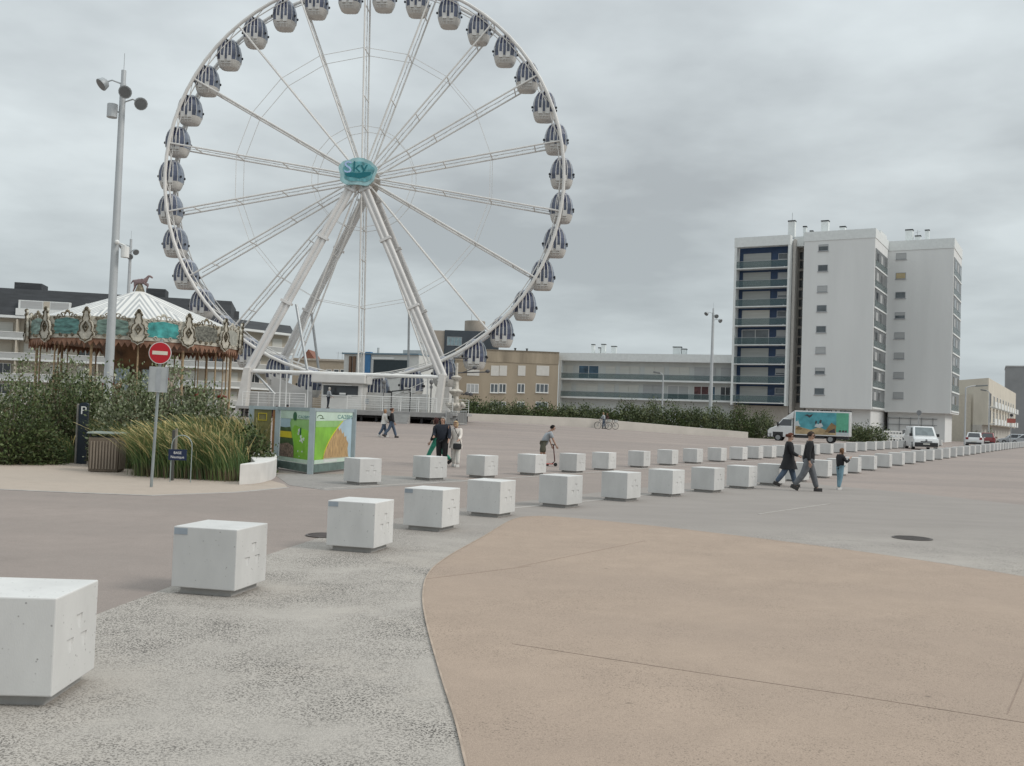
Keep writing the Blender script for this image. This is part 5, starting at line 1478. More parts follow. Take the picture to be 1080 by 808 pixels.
def bed(label, px, Y, top, rxp, n, kind, ry=1.0, leaf=.10):
    g = at(px, 440, Y); z = gz(g.x, g.y)
    h = at(px, top, Y).z - z
    bush(label, g.x, g.y, z, rxp * Y / 1045, ry, h * 1.02, n, leaf, kind, BG)
bed('dark bushy shrub at the left edge beside the pavement', 14, 28.0, 402, 52, 5200, 'dark')
bed('silvery shrub at the far left below the apartment balconies', -22, 32, 386, 52, 4200, 'silver')
bed('tall silver-leaved shrub left of the carousel boards', 30, 33, 374, 48, 5200, 'silver', 1.3)
bed('silver-leaved shrub below the carousel valance, left of the mast', 78, 34, 376, 42, 5200, 'silver', 1.3)
bed('broad dark green shrub behind the parking totem', 68, 30.5, 398, 48, 7200, 'dark', 1.1)
bed('feathery dark shrub directly left of the mast foot', 101, 31.5, 386, 36, 5200, 'dark', 1.1)
bed('silvery oleaster shrub between mast and no entry sign', 138, 28.5, 372, 40, 7200, 'silver', 1.0)
bed('silver-green shrub right behind the no entry sign', 178, 29, 384, 38, 6200, 'silver', 1.0)
bed('sage green shrub below the carousel poles', 208, 29, 392, 34, 5600, 'silver', 1.0)
bed('low sage shrub near the right end of the bed', 236, 29.5, 418, 30, 4800, 'silver', 1.0)
bed('dark shrub beside the olive printed panel', 266, 27.2, 452, 22, 2600, 'dark', .6)
bed('low dark shrub at the left pavement edge beside a wooden stump', 36, 28.4, 440, 30, 3200, 'dark', .8)
# wooden stump at the far left
g = ground(15, 468); o = thing('wooden_post', 'pale wooden post end among the dark shrubs at the left', 'post', (g.x, g.y - .9, 0))
mb = MB(); z1 = at(15, 427, g.y - .9).z; mb.box(-.17, .17, -.1, .1, z1 - .62, z1).tube((0, 0, 0), (0, 0, z1 - .62), .06); mb.build('post', mat('pale_wood', (.33, .28, .215), .85, var=.2, scale=5), o, bevel=.015)
# dune grass
def grass(name, label, regions, nbl, hmin, hmax):
    V = []; Fc = []; mi = []
    for (x0, y0, x1, y1, wd, frac, hs) in regions:
        n = int(nbl * frac)
        for i in range(n):
            t = nrng.random(); w_ = nrng.normal() * wd
            bx, by = x0 + (x1 - x0) * t, y0 + (y1 - y0) * t
            bx += nrng.normal() * .08; by += w_
            h = nrng.uniform(hmin, hmax) * hs
            lean = nrng.normal(-.30, .2) * h; ly = nrng.normal(-.1, .18) * h
            wbl = nrng.uniform(.003, .0075)
            head = nrng.random() < .10
            k = 4; ang = nrng.uniform(0, math.pi); cx_, cy_ = math.cos(ang) * wbl, math.sin(ang) * wbl
            base = len(V)
            for j in range(k + 1):
                u = j / k
                px = bx + lean * u ** 1.9; py = by + ly * u ** 2; pz = h * (u - .18 * u ** 3)
                s_ = 1 - u * .85
                if head and u > .7: s_ = 1.9
                V.append((px - cx_ * s_, py - cy_ * s_, pz)); V.append((px + cx_ * s_, py + cy_ * s_, pz))
            c_ = nrng.choice(3, p=[.52, .33, .15])
            for j in range(k):
                Fc.append((base + 2 * j, base + 2 * j + 1, base + 2 * j + 3, base + 2 * j + 2))
                mi.append(3 if head and j >= 2 else (4 if j == 0 and nrng.random() < .5 else int(c_)))
    me = bpy.data.meshes.new(name); me.from_pydata(V, [], Fc)
    for m in (leaf_mat('grass_green', (.112, .172, .055)), leaf_mat('grass_blue_green', (.072, .132, .058)), leaf_mat('grass_olive', (.20, .21, .08)), leaf_mat('grass_seed_gold', (.42, .34, .155)), leaf_mat('grass_dry', (.14, .11, .068))): me.materials.append(m)
    me.polygons.foreach_set('material_index', mi)
    o = bpy.data.objects.new(name, me); col.objects.link(o)
    return tag(o, label, 'grass', kind='stuff')
def G(px, py): 
    p = ground(px, py); return p.x, p.y
a = G(141, 502); b = G(252, 508); c = G(268, 496)
grass('dune_grass', 'long dune grass with golden seed heads leaning left along the bed', [
    (a[0], a[1] + .5, b[0] - .1, b[1] + .45, .3, .34, 1.0), (a[0] + .3, a[1] + 1.3, c[0] - .2, b[1] + 1.4, .35, .30, 1.15),
    (a[0] + .8, a[1] + 2.2, c[0] - .1, c[1] + .9, .35, .2, 1.3), (G(92, 492)[0], G(92, 492)[1] + 1.5, G(130, 500)[0], G(130, 500)[1] + 1.9, .25, .12, 1.1), (G(62, 486)[0], G(62, 486)[1] + .5, G(76, 490)[0] - .25, G(76, 490)[1] + .5, .12, .025, .7)], 26000, .75, 1.5)

# hedge behind the low wall
HG = 'bushes of the far hedge behind the low wall'
hl = ['hedge bush right of the wheel platform barrier', 'low hedge bush under the tan building windows', 'hedge bush under the middle of the tan building', 'hedge bush under the right end of the tan building', 'hedge bush at the left end of the long white block', 'hedge bush just left of the cyclists', 'dense hedge bush directly behind the cyclists', 'hedge bush just right of the cyclists', 'hedge bush under the small street lamp', 'tall dark hedge bush left of the slim mast', 'hedge bush at the foot of the slim mast', 'dark hedge bush under the tower left wing', 'broad dark hedge bush where the low wall ends', 'rightmost hedge bush beside the truck cab']
hxs = [497, 521, 546, 571, 596, 619, 641, 664, 687, 710, 734, 757, 781, 803]
hts = [423, 423.5, 424, 427, 426, 427, 427, 423, 424, 424, 425, 426, 428, 433]
for i, (px, tp) in enumerate(zip(hxs, hts)):
    Y = 103 + (px - 497) * .026
    g = at(px, 440, Y); z = gz(g.x, g.y) - .1
    bush(hl[i], g.x, g.y, z, 1.9, 1.7, (at(px, tp, Y).z - z) * 1.0, 4600, .20, 'hedge' if i % 3 else 'dark', HG)
g = at(915, 455, 112); bush('round bush between the truck tail and the white van', g.x, g.y, gz(g.x, g.y) - .1, 2.4, 1.8, at(912, 447, 112).z - gz(g.x, g.y), 3200, .22, 'hedge', HG)
g = at(898, 455, 116); bush('small bush partly hidden by the truck tail', g.x, g.y, gz(g.x, g.y) - .1, 1.8, 1.6, at(900, 446, 116).z - gz(g.x, g.y), 1800, .22, 'dark', HG)
for px, lab in ((1029, 'small round topiary bush above the white hatchback'), (1045.5, 'small round topiary bush above the red car')):
    g = at(px, 466, 135); bush(lab, g.x, g.y, .3, .55, .55, at(px, 452.5, 135).z - .3, 500, .16, 'dark', 'round bushes before the cream building')

# ------------------------------------------------------------------ people
skin_a = mat('skin', (.42, .26, .19), .5, var=.06); skin_b = mat('tanned_skin', (.34, .20, .14), .5, var=.06)
def cloth(name, c, var=.18): return mat(name, c, .85, var=var, scale=9)
denim = cloth('blue_denim', (.075, .105, .15)); greyj = cloth('grey_denim', (.125, .13, .14)); blk = cloth('black_cloth', (.018, .018, .02)); dknavy = cloth('dark_navy_cloth', (.016, .02, .03))
whitec = cloth('white_cloth', (.68, .66, .62), .08); creamc = cloth('cream_cloth', (.64, .59, .54), .1); greenc = cloth('green_cloth', (.03, .22, .15)); lightd = cloth('light_denim', (.16, .27, .33)); greyt = cloth('grey_cloth', (.30, .32, .34)); olivec = cloth('olive_cloth', (.095, .095, .07)); shoe_m = mat('dark_shoe', (.03, .028, .027), .6); shoe_w = mat('white_shoe', (.55, .54, .52), .6)
eye_m = mat('eye', (.03, .025, .02), .3)
def person(label, loc, yaw, h=1.72, top=blk, legs=denim, shoes=shoe_m, hairc=(.06, .04, .03), hair='short', stride=0.0, arms=((8, 15), (8, 15)), lean=0.0, coat=0.0, sunglasses=False, skin=skin_a, slim=1.0, shorts=False, short_sleeve=False, head_pitch=0.0, head_turn=0.0, group=None, splay=(12, 12)):
    """local +y is forward. arms: (forward swing of upper arm, elbow bend) in degrees for left and right"""
    o = thing('person', label, 'person', loc, yaw, group)
    s = h / 1.75
    P = {}
    ln = R_(lean)
    def up(z, y=0.0, x=0.0):                       # torso point leaning about the hip
        dz = z - .93; return Vector((x, y * math.cos(ln) + dz * math.sin(ln), .93 + dz * math.cos(ln) - y * math.sin(ln)))
    w = slim
    P['pel'] = up(.95); P['wai'] = up(1.10); P['che'] = up(1.30); P['nb'] = up(1.45, -.01); P['nk'] = up(1.52, .0)
    hp = R_(head_pitch)
    hc = P['nk'] + Vector((0, .03 + .10 * math.sin(hp + ln * .6), .115 * math.cos(hp)))
    J = {}
    for sd, nm in ((-1, 'l'), (1, 'r')):
        st = stride if nm == 'l' else -stride
        hip = Vector((sd * .09 * w, 0, .92)); th = R_(st)
        bend = R_(5 + max(0, -st) * .55)
        knee = hip + Vector((sd * .012, math.sin(th) * .43, -math.cos(th) * .43))
        t2 = th - bend
        ank = knee + Vector((0, math.sin(t2) * .42, -math.cos(t2) * .42))
        J[nm] = [hip, knee, ank]
    lowest = min(J['l'][2].z, J['r'][2].z)
    dz = .075 - lowest
    for nm in 'lr': J[nm] = [p + Vector((0, 0, dz)) for p in J[nm]]
    for k in P: P[k] = P[k] + Vector((0, 0, dz))
    hc += Vector((0, 0, dz))
    A = {}
    for sd, nm, (sw, eb), spl in ((-1, 'l', arms[0], splay[0]), (1, 'r', arms[1], splay[1])):
        sh = up(1.405, 0, sd * .185 * w) + Vector((0, 0, dz)); a_ = R_(sw); sp = R_(spl)
        u = Vector((sd * math.sin(sp), math.sin(a_) * math.cos(sp), -math.cos(a_) * math.cos(sp)))
        el = sh + u * .285
        b_ = a_ + R_(eb)
        fo = Vector((sd * math.sin(sp) * (.4 if eb < 60 else -.9), math.sin(b_), -math.cos(b_))).normalized()
        wr = el + fo * .25
        A[nm] = (sh, el, wr, fo, sd)
    sc = lambda v: Vector(v) * s
    # body: one continuous skin from feet to crown, hands and face added to the same mesh
    V = [P['pel'], P['wai'], P['che'], P['nb'], P['nk'], hc + Vector((0, -.015, -.045)), hc + Vector((0, -.012, .03)), hc + Vector((0, -.01, .075))]
    Rr = [.115 * w, .11 * w, .125 * w, .075, .056, .074, .095, .07]
    E = [(0, 1), (1, 2), (2, 3), (3, 4), (4, 5), (5, 6), (6, 7)]
    for nm in 'lr':
        i = len(V); V += J[nm] + [J[nm][2] + Vector((0, .12, -.045))]; Rr += [.085 * w, .055, .036, .03]
        E += [(0, i), (i, i + 1), (i + 1, i + 2), (i + 2, i + 3)]
        i = len(V); sh, el, wr, fo, sd = A[nm]
        V += [sh, el, wr, wr + fo * .06]; Rr += [.05, .038, .025, .032]
        E += [(2, i), (i, i + 1), (i + 1, i + 2), (i + 2, i + 3)]
    vs, fs = skin_mesh([sc(v) for v in V], E, [r * s for r in Rr])
    mb = MB(); mb.add(vs, fs)
    ht = Matrix.Rotation(R_(head_turn), 3, 'Z')
    def hpnt(x, y, z): return sc(hc + ht @ Vector((x, y, z)))
    mb.ell(hpnt(0, .085, -.012), (.014 * s, .02 * s, .024 * s), 6, 5)          # nose
    mb.ell(hpnt(0, .05, -.075), (.034 * s, .03 * s, .03 * s), 8, 5)            # chin
    for sd in (-1, 1): mb.ell(hpnt(sd * .082, -.012, .0), (.012 * s, .022 * s, .032 * s), 6, 5)   # ears
    for nm in 'lr':
        sh, el, wr, fo, sd = A[nm]
        ax = Vector((0, 0, 1)).cross(fo); ax = ax.normalized() if ax.length > .1 else Vector((1, 0, 0))
        inn = fo.cross(ax).normalized()
        pc = wr + fo * .085
        for q, fl in enumerate((.070, .080, .075, .058)):
            off = Vector((0, 1, 0)) if abs(fo.z) > .7 else ax
            b0 = pc + off * (.027 - q * .018); tipd = (fo * .8 + Vector((-sd * .35, 0, 0)) * .6).normalized()
            mb.path([sc(b0 - fo * .02), sc(b0 + fo * fl * .5), sc(b0 + fo * fl * .5 + tipd * fl * .5)], [.0088 * s, .008 * s, .006 * s], 6)
        off = Vector((0, 1, 0)) if abs(fo.z) > .7 else ax
        mb.path([sc(wr + fo * .03 + off * .02), sc(wr + fo * .065 + off * .05), sc(wr + fo * .1 + off * .055)], [.011 * s, .0095 * s, .007 * s], 6)
    mb.mat(1)
    for sd in (-1, 1): mb.ell(hpnt(sd * .032, .073, .012), (.012 * s, .006 * s, .007 * s), 6, 4)
    mb.mat(2); mb.ell(hpnt(0, .079, -.05), (.022 * s, .006 * s, .006 * s), 6, 4)
    mb.build('body', [skin, eye_m, mat('lips', (.26, .11, .09), .5)], o, smooth=70)
    if sunglasses:
        mb = MB()
        for sd in (-1, 1): mb.ell(hpnt(sd * .034, .085, .013), (.031 * s, .012 * s, .021 * s), 8, 5); mb.tube(hpnt(sd * .06, .075, .018), hpnt(sd * .085, -.01, .015), .006 * s, n=5)
        mb.tube(hpnt(-.03, .09, .018), hpnt(.03, .09, .018), .006 * s, n=5); mb.build('sunglasses', black, o, smooth=60)
    # hair
    hm = mat('hair_%d' % (int(hairc[0] * 1000) * 7 + int(hairc[2] * 1000)), hairc, .9, var=.3, scale=20, spec=.1)
    if hair:
        mb = MB()
        secs = []
        for j, (t, k) in enumerate([(0, .1), (.2, .6), (.5, .93), (.9, 1.07), (1.25, 1.07), (1.6, 1.0), (1.95, .9)]):
            ring = []
            for q in range(14):
                a_ = 2 * math.pi * q / 14
                front = math.sin(a_)                # +1 at the face
                tt = min(t, 1.0 if hair != 'thin' else .75) if front > .35 else t * (1.0 if hair != 'thin' else .9)
                rr = .092 * math.sin(min(tt, 1.95)) * (1.03 if t > .1 else 1) + .008
                ring.append(hpnt(rr * math.cos(a_) * .96, -.012 + rr * front * 1.12, .015 + .103 * math.cos(tt) + (.0 if t > .1 else .006)))
            secs.append(ring)
        mb.loft(secs, cap=True)
        if hair == 'long':
            mb.loft([[hpnt(x_ * math.cos(b_), -.03 + y_ * math.sin(b_) - (.03 if z_ < -.15 else 0), z_) for b_ in [2 * math.pi * q / 12 for q in range(12)]] for x_, y_, z_ in ((.07, .06, .08), (.098, .082, .02), (.1, .075, -.06), (.098, .06, -.14), (.085, .045, -.22), (.04, .025, -.27))])
        if hair == 'bob': mb.loft([[hpnt(x_ * math.cos(b_), -.025 + y_ * math.sin(b_), z_) for b_ in [2 * math.pi * q / 12 for q in range(12)]] for x_, y_, z_ in ((.07, .06, .08), (.098, .085, .02), (.1, .078, -.06), (.085, .06, -.11))])
        if hair == 'tied': mb.ell(hpnt(0, -.125, .03), (.045 * s, .05 * s, .05 * s), 8, 6)
        mb.build('hair', hm, o, smooth=60)
    # jacket or shirt
    V = [P['pel'] + Vector((0, 0, -.14)), P['wai'], P['che'], P['nb'] + Vector((0, 0, -.005))]
    Rr = [(.182 + coat * .15) * w, .16 * w, .172 * w, .095]
    E = [(0, 1), (1, 2), (2, 3)]
    for nm in 'lr':
        i = len(V); sh, el, wr, fo, sd = A[nm]
        if short_sleeve: V += [sh, sh.lerp(el, .8)]; Rr += [.085, .075]; E += [(2, i), (i, i + 1)]
        else: V += [sh, el, wr - fo * .02]; Rr += [.088 * w, .07, .054]; E += [(2, i), (i, i + 1), (i + 1, i + 2)]
    vs, fs = skin_mesh([sc(v) for v in V], E, [r * s for r in Rr])
    if coat:                                       # the coat's skirt hangs round both thighs
        hem = P['pel'].z - coat * 2.0; tg = abs(math.tan(R_(stride)))
        rings = []
        for t in [i / 5 for i in range(6)]:
            z_ = P['wai'].z - .03 + (hem - P['wai'].z + .03) * t
            dn = max(0.0, .92 + dz - z_)
            rx_, ry_ = (.2 + .05 * t) * w, .165 + .03 * t + dn * tg * .9
            rings.append([sc((rx_ * math.cos(a), ry_ * math.sin(a) + P['pel'].y, z_ + (.012 * math.sin(3 * a) if t == 1 else 0))) for a in [2 * math.pi * q / 18 for q in range(18)]])
        coat_rings = rings
    # torso a little flatter front to back
    vs = [Vector((v.x, v.y, v.z)) for v in vs]
    mb = MB(); mb.add(vs, fs)
    if coat: mb.loft(coat_rings)
    mb.build('jacket' if not short_sleeve else 'shirt', top, o, smooth=70)
    V = [P['pel'] + Vector((0, 0, .14))]; Rr = [.15 * w]; E = []
    for nm in 'lr':
        i = len(V)
        hip, kn, an = J[nm]
        if shorts: V += [hip, hip.lerp(kn, .95)]; Rr += [.125 * w, .1]; E += [(0, i), (i, i + 1)]
        else: V += [hip, kn, an + Vector((0, -.005, .02))]; Rr += [.12 * w, .092 * w, .074]; E += [(0, i), (i, i + 1), (i + 1, i + 2)]
    vs, fs = skin_mesh([sc(v) for v in V], E, [r * s for r in Rr])
    mb = MB(); mb.add(vs, fs); mb.build('shorts' if shorts else 'trousers', legs, o, smooth=70)
    for nm in 'lr':
        an = J[nm][2]
        lift = max(0.0, an.z - .078); ta = -math.asin(min(.9, lift / .15))       # a raised heel tips the shoe onto its toe
        ct, st2 = math.cos(ta), math.sin(ta)
        mb = MB(); mb.loft([[sc((an.x + xx * w_, an.y + yy * ct - z_ * st2, an.z + yy * st2 + z_ * ct)) for xx, yy in ((-1, -.07), (-1, .05), (-.8, .125), (0, .15), (.8, .125), (1, .05), (1, -.07), (0, -.09))] for w_, z_ in ((.044, -.075), (.047, -.045), (.043, -.005), (.036, .03))])
        mb.build('shoe', shoes, o, smooth=50)
    return o
def gp(px, py): return ground(px, py)
E_ = R_(-90)
g = gp(852, 518.5); person('man in black jacket and grey jeans with sunglasses, mid-stride', g, R_(-102), 1.76, blk, greyj, shoe_m, (.05, .04, .035), 'short', 20, ((-6, 12), (-12, 20)), 3, 0, True, skin_a, 1.1)
g = gp(831, 514.0); person('woman in long black coat and blue jeans with tied auburn hair', g, R_(-98), 1.68, blk, denim, shoe_m, (.11, .045, .03), 'tied', 19, ((4, 28), (10, 55)), 2, .17, True, skin_a, 1.08)
g = gp(885.5, 517); person('child in a black jacket and light blue jeans with long hair', g, R_(-70), 1.26, blk, lightd, shoe_w, (.15, .085, .05), 'long', 5, ((22, 112), (25, 105)), 2, 0, False, skin_a, .95, head_pitch=22)
g = gp(465.5, 492.2); person('grey-haired man in a black jacket and black trousers', g, R_(168), 1.74, dknavy, blk, shoe_m, (.30, .28, .26), 'thin', 3, ((10, 35), (12, 60)), 2, 0, False, skin_a, 1.18, head_turn=-15)
g = gp(459.5, 490.3); person('person in green trousers walking behind the man in black', g, R_(80), 1.78, blk, greenc, shoe_m, (.06, .03, .028), 'bob', 27, ((5, 20), (5, 20)), 3, 0, False, skin_a, .95)
g = gp(480, 492.6); person('blonde woman all in white with one hand at her face', g, R_(160), 1.62, creamc, whitec, shoe_w, (.42, .31, .19), 'bob', 4, ((25, 40), (35, 128)), 4, .12, False, skin_a, 1.05, head_pitch=12, splay=(10, 4))
bagp = g
g2_ = at(482.5, 466, g.y - .2); o = thing('handbag', 'small black shoulder bag hanging in front of the white-clad woman', 'bag', (g2_.x, g2_.y, 0))
zb = at(483, 470.5, g2_.y).z
mb = MB(); mb.loft([[(x_ * w_, y_, zb + z_) for x_, y_ in ((-1, -.05), (-.6, -.075), (.6, -.075), (1, -.05), (1, .05), (.6, .07), (-.6, .07), (-1, .05))] for w_, z_ in ((.10, -.12), (.145, -.08), (.15, .05), (.13, .09))]); mb.build('pouch', black, o, smooth=50)
mb = MB(); mb.path([(.13, 0, zb + .07), (.05, -.06, zb + .3), (-.09, -.06, zb + .55), (-.12, .05, zb + .62)], .014, 6); mb.build('strap', black, o)
g = gp(404.5, 461.2); person('blonde woman in a white jacket and dark jeans walking far off', g, R_(-65), 1.62, whitec, denim, shoe_w, (.33, .2, .12), 'bob', 17, ((15, 40), (10, 30)), 3, .05, False, skin_a, 1.05)
g = gp(412.5, 461.8); person('person in a black jacket and blue jeans beside the white-jacketed woman', g, R_(-80), 1.74, blk, denim, shoe_m, (.10, .05, .035), 'tied', 22, ((5, 20), (5, 25)), 0, 0, False, skin_a, .95)
# boy with scooter
g = gp(572, 491.5)
person('boy in a grey T-shirt and olive shorts leaning onto a red scooter', g, R_(-78), 1.66, greyt, olivec, shoe_m, (.02, .018, .017), 'short', 12, ((14, 10), (20, 8)), 32, 0, False, skin_b, 1.02, shorts=True, short_sleeve=True, head_pitch=10)
g = gp(579.5, 491.8); o = thing('kick_scooter', 'small red and black kick scooter held by the boy', 'scooter', (g.x, g.y, g.z), R_(-80))
mb = MB(); mb.box(-.06, .06, -.36, .14, .075, .105); mb.build('deck', mat('scooter_red', (.42, .05, .03), .4), o, bevel=.01)
mb = MB(); mb.path([(0, .10, .1), (0, .2, .2), (0, .12, .82)], .021, 8); mb.build('stem', mat('scooter_dark', (.08, .02, .02), .4), o)
mb = MB(); mb.tube((-.2, .12, .82), (.2, .12, .82), .017).ell((-.18, .12, .82), (.06, .024, .024), 8, 5).ell((.18, .12, .82), (.06, .024, .024), 8, 5); mb.build('handlebar', black, o)
for y in (-.37, .23):
    mb = MB(); mb.path([(-.018, y, .07), (.018, y, .07)], .07, 14); mb.build('wheel', rubber, o)
# attendant and visitors on the wheel platform
a = at(346, 430, 77.6); person('attendant in a white top standing before the booth window', (a.x, a.y - .0, Pz + .004), R_(-60), 1.68, greyt, dknavy, shoe_m, (.40, .38, .35), 'bob', 3, ((10, 40), (10, 40)), 4)
for px, hh, tp_, lab, hc_ in ((291.5, 1.55, mat('dark_red_cloth', (.14, .045, .04), .85), 'visitor in dark red just behind the printed panels', (.08, .035, .03)), (303, 1.66, dknavy, 'dark-clad visitor behind the green printed panels', (.05, .05, .055))):
    g = at(px, 440, 66); person(lab, (g.x, g.y, gz(g.x, g.y) - .25), R_(30), hh, tp_, denim, shoe_m, hc_, 'short', 4)

# ------------------------------------------------------------------ bicycles and their riders
def wheel_ring(mb, c, r, n=22):
    mb.path([Vector((c[0], c[1] + r * math.cos(a), c[2] + r * math.sin(a))) for a in [2 * math.pi * i / n for i in range(n)]], .022, 6, closed=True)
def bicycle(label, x, y, yaw, cm):
    o = thing('bicycle', label, 'bicycle', (x, y, gz(x, y)), yaw, 'bicycles by the low wall')
    for yy in (-.53, .53):
        mb = MB(); wheel_ring(mb, (0, yy, .34), .33)
        w_ = mb.build('wheel', rubber, o)
        mb = MB(); 
        for k in range(9): a = math.pi * k / 9; mb.tube((0, yy - .32 * math.cos(a), .34 - .32 * math.sin(a)), (0, yy + .32 * math.cos(a), .34 + .32 * math.sin(a)), .005, n=4)
        mb.build('spokes', dull_steel, w_)
    mb = MB(); bb = (0, -.06, .32); st_ = (0, -.2, .8); hd = (0, .36, .82)
    for a, b in ((bb, st_), (bb, hd), (st_, hd), (bb, (0, -.53, .34)), (st_, (0, -.53, .34)), (hd, (0, .53, .34)), (st_, (0, -.23, .95)), (hd, (0, .33, 1.02))): mb.tube(a, b, .02, n=6)
    mb.build('frame', cm, o)
    mb = MB(); mb.ell((0, -.25, .97), (.08, .14, .035), 8, 5); mb.build('saddle', black, o)
    mb = MB(); mb.path([(-.28, .22, 1.03), (-.1, .34, 1.04), (.1, .34, 1.04), (.28, .22, 1.03)], .016, 6); mb.build('handlebar', black, o)
    mb = MB(); mb.box(-.14, .14, -.75, -.42, .72, .95); mb.build('basket', mat('bike_basket', (.42, .42, .40), .7, var=.2), o)
    return o
Yb = 92
for px, yw, c_, lab in ((636, 70, (.2, .2, .21), 'grey bicycle at the left of the group by the low wall'), (643.5, 100, (.05, .05, .06), 'dark bicycle in the middle of the group by the low wall'), (650, 95, (.45, .45, .43), 'white bicycle with a pale basket at the right of the group by the low wall')):
    p = gp(px, 452.8); bicycle(lab, p.x, p.y, R_(yw), mat('bike_' + lab.split()[0], c_, .4))
for i, (px, tp_, hc_, lab) in enumerate(((637, greyt, (.3, .22, .13), 'cyclist in grey standing at the left of the bicycle group'), (641, cloth('brown_cloth', (.11, .06, .05)), (.2, .12, .08), 'cyclist in brown standing in the bicycle group'), (646.5, blk, (.03, .03, .03), 'cyclist in black standing beside the white bicycle'))):
    p = gp(px, 452.3); person(lab, (p.x, p.y + .35, gz(p.x, p.y)), R_(60 + 60 * i), 1.66, tp_, blk if i else denim, shoe_m, hc_, 'short', 6, ((25, 30), (25, 30)), 6)
# ------------------------------------------------------------------ vehicles (local +x is forward)
car_white = mat('white_car_paint', (.66, .67, .67), .22, var=.03, spec=.6)
car_red = mat('red_car_paint', (.20, .03, .03), .25, var=.05, spec=.6)
car_silver = mat('silver_car_paint', (.42, .44, .46), .28, .3, var=.04, spec=.6)
lamp_clear = mat('headlight_glass', (.50, .52, .54), .1, spec=.8); lamp_red = mat('rear_lamp', (.22, .015, .015), .2, spec=.8)
plate_m = mat('number_plate', (.55, .55, .50), .5); rim_m = mat('wheel_rim', (.30, .31, .32), .35, .6); bump_m = mat('dark_bumper', (.035, .036, .038), .6)
def cross(y, hw, z0, z1, r=.12):                   # a rounded car cross section
    return None
def car_body(o, prof_low, prof_top, W, paint, tumble=.16, arch=()):
    """lower body from its side profile, cabin above it narrowing to the roof"""
    mb = MB()
    def side(s_, inset=0): return lambda x, z: (x, s_ * (W / 2 - inset), z)
    n = len(prof_low)
    zmid = sum(z for _, z in prof_low) / n
    # three slices a side so that flanks bulge
    secs = []
    for y, k in ((-1, .93), (-.94, 1.0), (.94, 1.0), (1, .93)):
        cx_ = sum(x for x, _ in prof_low) / n
        secs.append([(cx_ + (x - cx_) * (1 - (1 - k) * .35), y * W / 2, zmid + (z - zmid) * k) for x, z in prof_low])
    mb.loft(secs)
    b = mb.build('body', paint, o, smooth=30)
    return b
def cabin(o, x0b, x1b, zb, x0t, x1t, zt_, wb, wt_, paint, pane=dark_glass, splits=1, van=False):
    mb = MB()
    q = [(x0b, -wb, zb), (x1b, -wb, zb), (x1b, wb, zb), (x0b, wb, zb), (x0t, -wt_, zt_), (x1t, -wt_, zt_), (x1t, wt_, zt_), (x0t, wt_, zt_)]
    mb.hexa(q)
    c = mb.build('cabin', paint, o, bevel=.07, seg=3, smooth=50)
    def panel(a, b, c_, d, u0, u1, v0, v1, off=.012, name='window'):
        a, b, c_, d = map(Vector, (a, b, c_, d))      # a,b bottom; d,c top
        nrm = (b - a).cross(d - a).normalized()
        f = lambda u, v: (a.lerp(b, u)).lerp(d.lerp(c_, u), v)
        P4 = [f(u0, v0), f(u1, v0), f(u1, v1), f(u0, v1)]
        m2 = MB(); m2.hexa([p - nrm * .03 for p in P4] + [p + nrm * off for p in P4]); return m2.build(name, pane, o, bevel=.008, seg=1)
    panel(q[1], q[2], q[6], q[5], .09, .91, .10, .90, name='windscreen')
    if not van: panel(q[3], q[0], q[4], q[7], .10, .90, .14, .88, name='rear_window')
    for k in range(splits):
        u0, u1 = .07 + .88 * k / splits, .07 + .88 * (k + 1) / splits - .03
        if van: u0, u1 = .70, .93
        panel(q[0], q[1], q[5], q[4], u0, u1, .12, .86)
        panel(q[2], q[3], q[7], q[6], 1 - u1, 1 - u0, .12, .86)
    return c
def wheels(o, xs, W, r=.31):
    for x in xs:
        for s_ in (-1, 1):
            mb = MB(); mb.path([(x, s_ * (W / 2 - .19), r), (x, s_ * (W / 2 + .005), r)], r, 22); w_ = mb.build('wheel', rubber, o, smooth=40)
            mb = MB(); mb.path([(x, s_ * (W / 2 + .006), r), (x, s_ * (W / 2 + .02), r)], r * .62, 16); mb.build('rim', rim_m, w_)
def fbox(o, name, m, *b, bevel=.02): 
    mb = MB(); mb.box(*b); return mb.build(name, m, o, bevel=bevel)
def hatch(label, loc, yaw, paint, L=3.9, W=1.72, H=1.48, cat='car'):
    o = thing('parked_car', label, cat, loc, yaw, 'parked cars')
    low = [(-L / 2, .32), (-L / 2 + .05, .2), (L / 2 - .1, .2), (L / 2, .35), (L / 2 - .02, .6), (L / 2 - .25, .78), (L / 2 - 1.0, .93), (-L / 2 + .12, .98), (-L / 2, .75)]
    car_body(o, low, None, W, paint)
    cabin(o, -L / 2 + .08, L / 2 - .95, .90, -L / 2 + .45, L / 2 - 1.75, H, W / 2 - .06, W / 2 - .22, paint, splits=2)
    wheels(o, (-L / 2 + .68, L / 2 - .75), W)
    for s_ in (-1, 1):
        fbox(o, 'rear_lamp', lamp_red, -L / 2 - .01, -L / 2 + .14, s_ * (W / 2 - .32), s_ * (W / 2 - .03), .72, .98)
        fbox(o, 'headlight', lamp_clear, L / 2 - .28, L / 2 - .02, s_ * (W / 2 - .42), s_ * (W / 2 - .04), .6, .76)
        fbox(o, 'mirror', paint, L / 2 - 1.35, L / 2 - 1.2, s_ * (W / 2 + .0), s_ * (W / 2 + .16), .92, 1.04)
    fbox(o, 'rear_bumper', bump_m, -L / 2 - .05, -L / 2 + .2, -W / 2 + .1, W / 2 - .1, .22, .42)
    fbox(o, 'front_bumper', bump_m, L / 2 - .2, L / 2 + .03, -W / 2 + .1, W / 2 - .1, .22, .42)
    fbox(o, 'number_plate', plate_m, -L / 2 - .06, -L / 2 - .03, -.26, .26, .44, .55, bevel=0)
    return o
